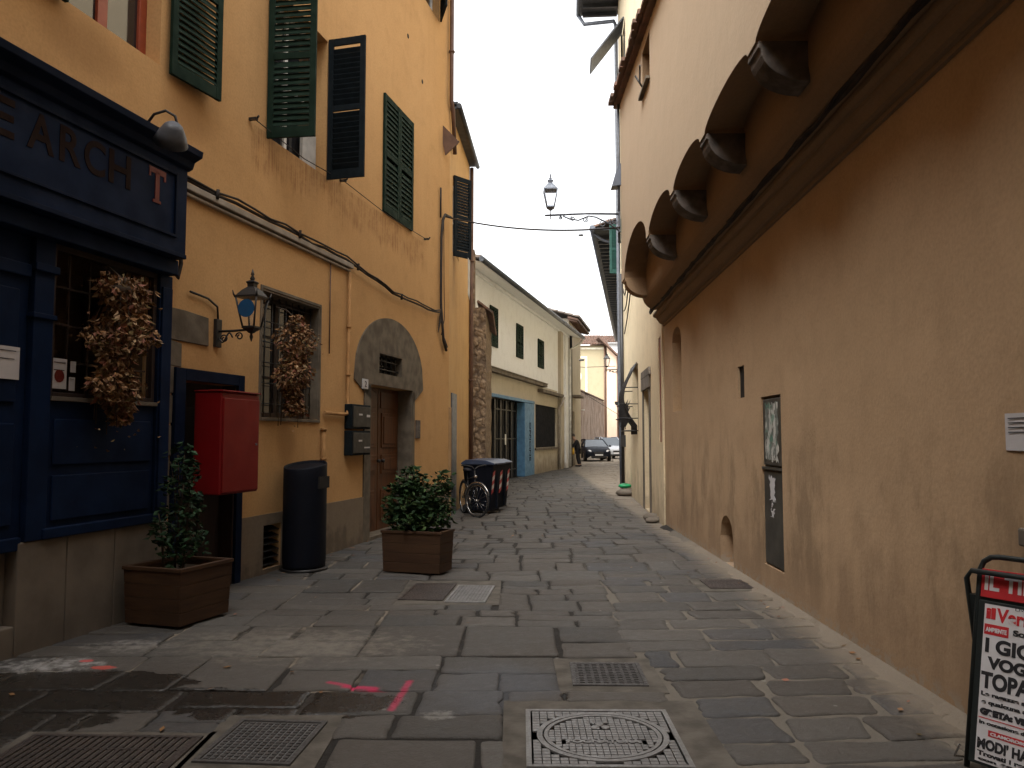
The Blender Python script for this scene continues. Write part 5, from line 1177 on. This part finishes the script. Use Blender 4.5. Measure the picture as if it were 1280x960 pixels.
# ================================================================ BICYCLE, BINS
def bicycle(label,loc,rz,lean,grp='parked bicycles',steer=0):
    t=thing('bicycle',label,'bicycle',loc,rz,grp); t.rotation_euler=(R_(lean),0,rz)
    def wheel(x,st=0):
        m=MB(); Rw=.33; m.T=T3(x,0,Rw)@Matrix.Rotation(st,4,'Z'); m.tube([(math.cos(a*6.2832/28)*Rw,0,math.sin(a*6.2832/28)*Rw) for a in range(29)],.018,7,caps=False); w=m.build('wheel','rubber',t)
        m=MB(); m.T=T3(x,0,Rw)@Matrix.Rotation(st,4,'Z'); m.tube([(math.cos(a*6.2832/28)*(Rw-.028),0,math.sin(a*6.2832/28)*(Rw-.028)) for a in range(29)],.010,6,caps=False)
        for k in range(16): a=k*6.2832/16; m.tube([(0,.02*(-1)**k,0),(math.cos(a)*.30,0,math.sin(a)*.30)],.0018,4)
        m.lathe([(.02,-.035),(.02,.035)],10,axis='y'); m.build('rim','chrome',w)
        m=MB(); m.T=T3(x,0,Rw)@Matrix.Rotation(st,4,'Z'); m.tube([(math.cos(a)*.365,0,math.sin(a)*.365) for a in [R_(20+k*15) for k in range(11)]],.014,6); m.build('mudguard','chrome',t)
    wheel(.52,steer); wheel(-.52)
    m=MB(); m.tube([(-.52,0,.33),(-.10,0,.30),(.38,0,.72)],.016,7); m.tube([(-.52,0,.33),(-.20,0,.72),(.36,0,.80)],.014,7); m.tube([(-.10,0,.30),(-.24,0,.86)],.015,7); m.tube([(.34,0,.92),(.40,0,.66),(.52,0,.33)],.015,7); m.build('frame','iron',t)
    m=MB(); m.tube([(.33,-.27,1.02),(.30,-.24,1.03),(.36,-.06,1.0),(.345,0,.94),(.36,.06,1.0),(.30,.24,1.03),(.22,.27,1.02)],.012,7); m.build('handlebar','iron',t)
    m=MB(); m.prism([(-.38,.88),(-.10,.90),(-.12,.93),(-.36,.95)],'y',-.06,.06); m.build('saddle','coat',t,bevel=.02)
    m=MB(); m.lathe([(.09,-.02),(.09,.02)],16,(-.10,0,.30),axis='y'); m.tube([(-.10,-.04,.30),(.02,-.06,.20)],.01,5); m.tube([(-.10,.04,.30),(-.22,.06,.40)],.01,5); m.build('crank','chrome',t)
    m=MB(); m.lathe([(.03,0),(.035,.05),(.02,.07)],10,(.38,0,.80),axis='x'); m.build('lamp','chrome',t); return t
bicycle('black bicycle parked against the ochre wall, its wheel showing left of the waste bins',(-.86,16.55,0),R_(-90),0,steer=R_(28)).rotation_euler=(0,R_(0),R_(-72))
def wheelie(label,loc,rz):
    t=thing('waste_bin',label,'waste bin',loc,rz,'dark wheeled waste bins'); m=MB()
    pr0=[(-.24,-.27),(.24,-.27),(.24,.25),(-.24,.25)]; pr1=[(-.29,-.35),(.29,-.35),(.29,.33),(-.29,.33)]
    b=m.av([(x,y,.06) for x,y in pr0]+[(x,y,.98) for x,y in pr1]+[(x*1.05,y*1.04,.98) for x,y in pr1]+[(x*1.05,y*1.04,1.02) for x,y in pr1])
    for r in range(3):
        for i in range(4): m.f.append((b+r*4+i,b+r*4+(i+1)%4,b+(r+1)*4+(i+1)%4,b+(r+1)*4+i)); m.mi.append(0); m.sm.append(False)
    m.f.append((b,b+3,b+2,b+1)); m.f.append((b+12,b+13,b+14,b+15)); m.mi+=[0,0]; m.sm+=[False]*2
    m.box(-.02,.02,-.345,-.30,.1,.95); m.build('body','binblue',t,bevel=.012)
    m=MB(); m.prism([(-.40,1.02),(-.40,1.05),(-.20,1.11),(.25,1.12),(.36,1.06),(.36,1.02)],'x',-.32,.32); m.tube([(-.26,.38,1.03),(.26,.38,1.03)],.018,7); m.build('lid','bin_lid',t,bevel=.012)
    for sx in (-.27,.27): m=MB(); m.lathe([(.10,-.02),(.10,.02)],14,(sx,.24,.10),axis='x'); m.build('wheel','rubber',t)
    for sx in (-.20,.20):
        m=MB()
        for k in range(5):
            z=.40+k*.09; y0=-.298-.087*(z-.06)/1.0
            m.face([(sx-.055,-.272-.082*(z-.06)/.92-.004,z),(sx+.055,-.272-.082*(z+.03-.06)/.92-.004,z+.05),(sx+.055,-.272-.082*(z+.12-.06)/.92-.004,z+.14),(sx-.055,-.272-.082*(z+.09-.06)/.92-.004,z+.09)],k%2)
        m.build('reflective_stripe',['binstripe_r','binstripe_w'],t)
    return t
wheelie('dark blue wheeled waste bin with red and white stripes, the nearer of the pair',(-.62,17.10,0),R_(68)); wheelie('dark wheeled waste bin with red and white stripes, the farther of the pair',(-.47,17.85,0),R_(68))
# ================================================================ CARS
def car(label,x,y,rz,paint,L=4.1,W=1.74,Hc=1.46,plate=True):
    t=thing('parked_car',label,'car',(x,y,0),rz,'cars parked at the street end')
    # stations front(-y) -> rear: (y, half width, z sill, z belt, half width at belt)
    st=[(-L/2,.62,.34,.56,.58),(-L/2+.06,.78,.24,.68,.74),(-L/2+.35,.85,.20,.80,.80),(-L/2+1.0,.87,.18,.93,.84),(0,.87,.18,.97,.85),(L/2-.7,.87,.20,1.0,.84),(L/2-.12,.82,.26,1.0,.78),(L/2,.74,.36,.92,.70)]
    def ringp(y,w,z0,z1,wb): return [(-w*.9,y,z0),(-w,y,z0+.10),(-w,y,(z0+z1)/2+.05),(-wb,y,z1-.03),(-wb*.86,y,z1+.015),(0,y,z1+.04),(wb*.86,y,z1+.015),(wb,y,z1-.03),(w,y,(z0+z1)/2+.05),(w,y,z0+.10),(w*.9,y,z0)]
    m=MB(); rr=[ringp(*s) for s in st]; n=11; b=m.av(sum(rr,[]))
    for i in range(len(rr)-1):
        for k in range(n-1): m.f.append((b+i*n+k+1,b+i*n+k,b+(i+1)*n+k,b+(i+1)*n+k+1)); m.mi.append(0); m.sm.append(True)
    m.f.append(tuple(b+k for k in range(n))); m.f.append(tuple(b+(len(rr)-1)*n+k for k in range(n))[::-1]); m.mi+=[0,0]; m.sm+=[False,False]
    # roof skin
    y0,y1,y2,y3=-L/2+1.75,-L/2+1.85,L/2-.75,L/2-.25
    m.face([(-.58,y0+.1,Hc-.03),(.58,y0+.1,Hc-.03),(.60,y2,Hc-.04),(-.60,y2,Hc-.04)]); 
    for sx in (-1,1):
        for (p,q) in (((.80,-L/2+1.0,.95),(.59,y0+.1,Hc-.04)),((.82,L/2-.25,.98),(.60,y2,Hc-.05)),((.83,.1,.98),(.62,.1,Hc-.03))): m.tube([(sx*p[0],p[1],p[2]),(sx*q[0],q[1],q[2])],.035,6)
        m.tube([(sx*.60,y0+.1,Hc-.05),(sx*.62,0,Hc-.02),(sx*.61,y2,Hc-.05)],.03,6)
    m.build('body',paint,t)
    m=MB(); m.face([(-.78,-L/2+1.0,.95),(.78,-L/2+1.0,.95),(.58,y0+.1,Hc-.05),(-.58,y0+.1,Hc-.05)]); m.build('windshield','glasscar',t)
    m=MB(); m.face([(.80,L/2-.25,.98),(-.80,L/2-.25,.98),(-.60,y2,Hc-.06),(.60,y2,Hc-.06)]); m.build('rear_window','glasscar',t)
    for sx in (-1,1):
        m=MB(); P=[(sx*.82,-L/2+1.05,.95),(sx*.82,L/2-.3,.97),(sx*.61,y2,Hc-.07),(sx*.60,y0+.12,Hc-.06)]; m.face(P if sx>0 else P[::-1]); m.build('side_window','glasscar',t)
        m=MB(); m.T=T3(sx*.60,-L/2+.10,.62)@Matrix.Rotation(R_(18*sx),4,'Z'); m.lathe([(.13,.03),(.14,-.02),(.10,-.05),(.03,-.06)],14,axis='y'); m.build('headlight','headlight',t)
        m=MB(); m.box(sx*.95-.09,sx*.95+.09,-L/2+1.12,-L/2+1.22,.93,1.05); m.build('mirror',paint,t,bevel=.03)
        for yy in (-L/2+.75,L/2-.75):
            m=MB(); m.lathe([(.25,-.10),(.31,-.09),(.31,.09),(.25,.10)],20,(sx*.79,yy,.31),axis='x'); w=m.build('wheel','rubber',t)
            m=MB(); m.lathe([(.20,-.108),(.20,.108)],16,(sx*.79,yy,.31),axis='x'); m.build('rim','chrome',w)
    m=MB(); m.box(-.30,.30,-L/2-.03,-L/2+.04,.50,.62); m.box(-.5,.5,-L/2-.02,-L/2+.1,.24,.36); m.build('grille','iron',t,bevel=.01)
    if plate: m=MB(); m.box(-.26,.26,-L/2-.05,-L/2-.031,.38,.48); m.build('licence_plate','paper',t)
    return t
car('dark hatchback parked facing the camera at the far end of the street',5.50,54.1,R_(4),'carblack')
car('silver grey car parked right behind the dark hatchback',7.15,59.4,R_(10),'carsilver',4.2,1.75,1.6)
car('charcoal car farthest right at the street end, mostly hidden by houses',8.95,68.0,R_(12),'cardark2',4.1)
# ================================================================ PERSON
pt=thing('person','person in a dark coat stooping beside a bicycle near the end of the white building','person',(3.50,43.3,0))
def skin(name,verts,edges,rads,mat,parent,sub=2):
    me=bpy.data.meshes.new(name); me.from_pydata(verts,edges,[]); me.materials.append(M[mat]); o=bpy.data.objects.new(name,me); C.objects.link(o); o.parent=parent
    md=o.modifiers.new('skin','SKIN'); md.use_smooth_shade=True
    for i,v in enumerate(me.skin_vertices[0].data): v.radius=(rads[i],rads[i]) if not isinstance(rads[i],tuple) else rads[i]; v.use_root=(i==0)
    s=o.modifiers.new('sub','SUBSURF'); s.levels=sub; s.render_levels=sub; return o
V=[(.05,0,.92),(.03,0,1.12),(-.06,0,1.36),(-.14,-.01,1.47),(-.22,-.02,1.60),(-.25,-.03,1.68),
   (-.02,-.18,1.38),(-.16,-.24,1.14),(-.36,-.20,1.02),(-.42,-.20,1.0), (-.02,.18,1.38),(-.16,.22,1.14),(-.36,.16,1.04),(-.42,.16,1.02),
   (.05,-.09,.86),(.02,-.10,.48),(.10,-.10,.10),(-.06,-.11,.04),(.06,.09,.86),(.10,.10,.48),(.20,.10,.10),(.05,.10,.04)]
Ed=[(0,1),(1,2),(2,3),(3,4),(4,5),(2,6),(6,7),(7,8),(8,9),(2,10),(10,11),(11,12),(12,13),(0,14),(14,15),(15,16),(16,17),(0,18),(18,19),(19,20),(20,21)]
Rd=[.14,.14,.16,.06,.10,.085,.075,.055,.04,.035,.075,.055,.04,.035,.095,.065,.045,.04,.095,.065,.045,.04]
skin('body',V,Ed,Rd,'skin',pt)
skin('coat',[(.05,0,.80),(.04,0,1.0),(0,0,1.2),(-.07,0,1.38),(-.02,-.18,1.38),(-.16,-.24,1.14),(-.34,-.20,1.03),(-.02,.18,1.38),(-.16,.22,1.14),(-.34,.16,1.05)],[(0,1),(1,2),(2,3),(3,4),(4,5),(5,6),(3,7),(7,8),(8,9)],[.20,.18,.18,.17,.09,.07,.055,.09,.07,.055],'coat',pt)
skin('trousers',[(.05,0,.88),(.05,-.09,.84),(.02,-.10,.48),(.10,-.10,.12),(.06,.09,.84),(.10,.10,.48),(.20,.10,.12)],[(0,1),(1,2),(2,3),(0,4),(4,5),(5,6)],[.15,.115,.085,.065,.115,.085,.065],'coat',pt)
m=MB(); m.lathe([(.0,.11),(.07,.09),(.105,.03),(.10,-.03),(.06,-.06)],14,(-.20,-.01,1.66)); m.build('hair','hair',pt)
m=MB()
for sy in (-.10,.10): m.box(-.10 if sy<0 else .0,.16 if sy<0 else .26,sy-.05,sy+.05,0,.09)
m.build('shoe','coat',pt,bevel=.02)
bicycle('distant bicycle leaning by a doorway beside the stooping person',(3.12,43.35,0),R_(95),0)
t=thing('shopping_bag','yellow cloth bag hanging on the distant bicycle handlebar beside the stooping person','bag',(3.16,43.0,.62))
m=MB(); m.lathe([(.05,0),(.17,.03),(.20,.18),(.17,.34),(.12,.40)],12); m.v=[(v[0],v[1]*.6,v[2]) for v in m.v]; m.build('bag','yellowbag',t); m=MB(); m.tube([(-.1,0,.38),(-.04,0,.5),(.04,0,.5),(.1,0,.38)],.008,5); m.build('strap','yellowbag',t)
# ================================================================ NEWSPAPER BOARD
bl=Vector((2.215,4.01,0)); ang=math.atan2(-.86,.51); nb=thing('newspaper_board','black A-frame newspaper board with a red header and printed headlines, at the right edge','sign board',bl,ang)
lean=R_(11); LT=Matrix.Rotation(-lean,4,'X')   # leans back (towards +y local = away from viewer)
Wb,Hb=.62,1.02
def lean_obj(o): o.matrix_local=LT; return o
m=MB(); r=.014; m.tube([(0.0,0,.0),(0,0,Hb-.07),(.015,0,Hb-.03),(.05,0,Hb-.005),(.09,0,Hb),(Wb-.09,0,Hb),(Wb-.05,0,Hb-.005),(Wb-.015,0,Hb-.03),(Wb,0,Hb-.07),(Wb,0,0)],r,10); lean_obj(m.build('tube_frame','boardframe',nb))
m=MB(); m.box(.012,Wb-.012,-.016,.016,.03,.80); lean_obj(m.build('poster_panel','boardframe',nb,bevel=.004))
m=MB(); m.box(.016,Wb-.016,-.014,.010,.815,.955); lean_obj(m.build('header_panel','paper_red',nb,bevel=.003))
m=MB(); m.box(.045,Wb-.045,-.019,-.0165,.045,.785); ps=lean_obj(m.build('poster','paper',nb))
def bt(s,x,z,w,h,mat,b=.0,y=-.0205): 
    o=text(s,h,mat,'lettering',nb,LT@T3(x,y,z)@UP,width=w,height=h,bold=b,ext=.0008); return o
bt('IL TIRRENO',.035,.850,.50,.080,'paper',.003,-.0155)
bt('il',.055,.715,.045,.055,'paper_red',.003); bt('Vernacoliere',.105,.705,.42,.068,'paper_red',.002); bt('LIVORNO CRONACA',.19,.775,.30,.011,'ink')
m=MB(); m.box(.05,.165,-.0205,-.0195,.640,.690); lean_obj(m.build('red_label','paper_red',nb)); bt('AMBIENTE',.057,.653,.10,.022,'paper',.001,-.0215); bt('Sondaggio',.185,.648,.22,.036,'ink',.0015)
bt('I GIOVANI',.060,.555,.45,.070,'ink',.003); bt('VOGLIONO',.075,.480,.44,.058,'ink',.003); bt('TOPA VERDE',.050,.385,.50,.080,'ink',.0035)
bt('Le ragazze si ficcano le foglie',.055,.345,.48,.026,'ink',.0012); bt('e qualcuna anche un ramo',.060,.308,.44,.026,'ink',.0012); bt('GRETA: VERDE ANCHE',.055,.262,.46,.032,'ink',.003)
m=MB(); m.box(.05,.57,-.0205,-.0195,.246,.250); m.box(.10,.45,-.0205,-.0195,.170,.198); lean_obj(m.build('red_label','paper_red',nb)); bt('In occasione della grande mostra',.055,.214,.48,.022,'ink',.001); bt('CLAMOROSO A LIVORNO',.11,.176,.32,.015,'paper',.0008,-.0215)
bt("MODI' HA CANTATO",.052,.105,.50,.052,'ink',.0025); bt('Trovati i resti di un disco',.055,.075,.46,.022,'ink',.001); bt('con 69 gorgheggi',.06,.050,.40,.018,'ink',.001)
m=MB(); m.T=T3(-.05,.30,0)@Matrix.Rotation(R_(10),4,'X'); m.tube([(0,0,0),(0,0,.9),(0.03,0,.94),(Wb-.03,0,.94),(Wb,0,.9),(Wb,0,0)],.014,8); m.box(.01,Wb-.01,-.012,.012,.05,.82); m.build('rear_panel','boardframe',nb)
m=MB(); m.tube([(0.0,0,.02),(-.03,.1,.01),(-.06,.0,.03),(-.02,-.02,.1)],.005,6); m.build('wire_clip','chrome',nb)
# ================================================================ SKY, SUN, CAMERA
W_=bpy.data.worlds.new('World'); S.world=W_; W_.use_nodes=True; nt=W_.node_tree; bg=nt.nodes['Background']
sky=nt.nodes.new('ShaderNodeTexSky'); sky.sky_type='NISHITA'; sky.sun_disc=False; sky.sun_elevation=R_(55); sky.sun_rotation=R_(-145); sky.dust_density=4; sky.air_density=1.2
hsv=nt.nodes.new('ShaderNodeHueSaturation'); hsv.inputs['Saturation'].default_value=.10; nt.links.new(sky.outputs[0],hsv.inputs['Color']); nt.links.new(hsv.outputs[0],bg.inputs[0]); bg.inputs[1].default_value=.15
sd=bpy.data.lights.new('sun','SUN'); sd.energy=1.0; sd.angle=R_(60); sd.color=(1,.96,.90); so=bpy.data.objects.new('sun',sd); C.objects.link(so)
# sun_rotation: sun azimuth measured from +Y towards +X
az=R_(-145); el=R_(55); dv=Vector((math.sin(az)*math.cos(el),math.cos(az)*math.cos(el),math.sin(el))); so.rotation_euler=dv.to_track_quat('Z','Y').to_euler(); so.location=(0,0,30)
cd=bpy.data.cameras.new('camera'); co=bpy.data.objects.new('camera',cd); C.objects.link(co); co.location=(0,0,1.6); co.rotation_euler=(R_(90)+math.atan(.066),0,0)
cd.sensor_width=36; cd.lens=1000/1280*36; cd.clip_end=1000; cd.clip_start=.05; S.camera=co
S.view_settings.view_transform='Standard'; S.view_settings.look='None'; S.view_settings.exposure=1.92; S.view_settings.gamma=1
S.cycles.max_bounces=8; S.cycles.diffuse_bounces=5
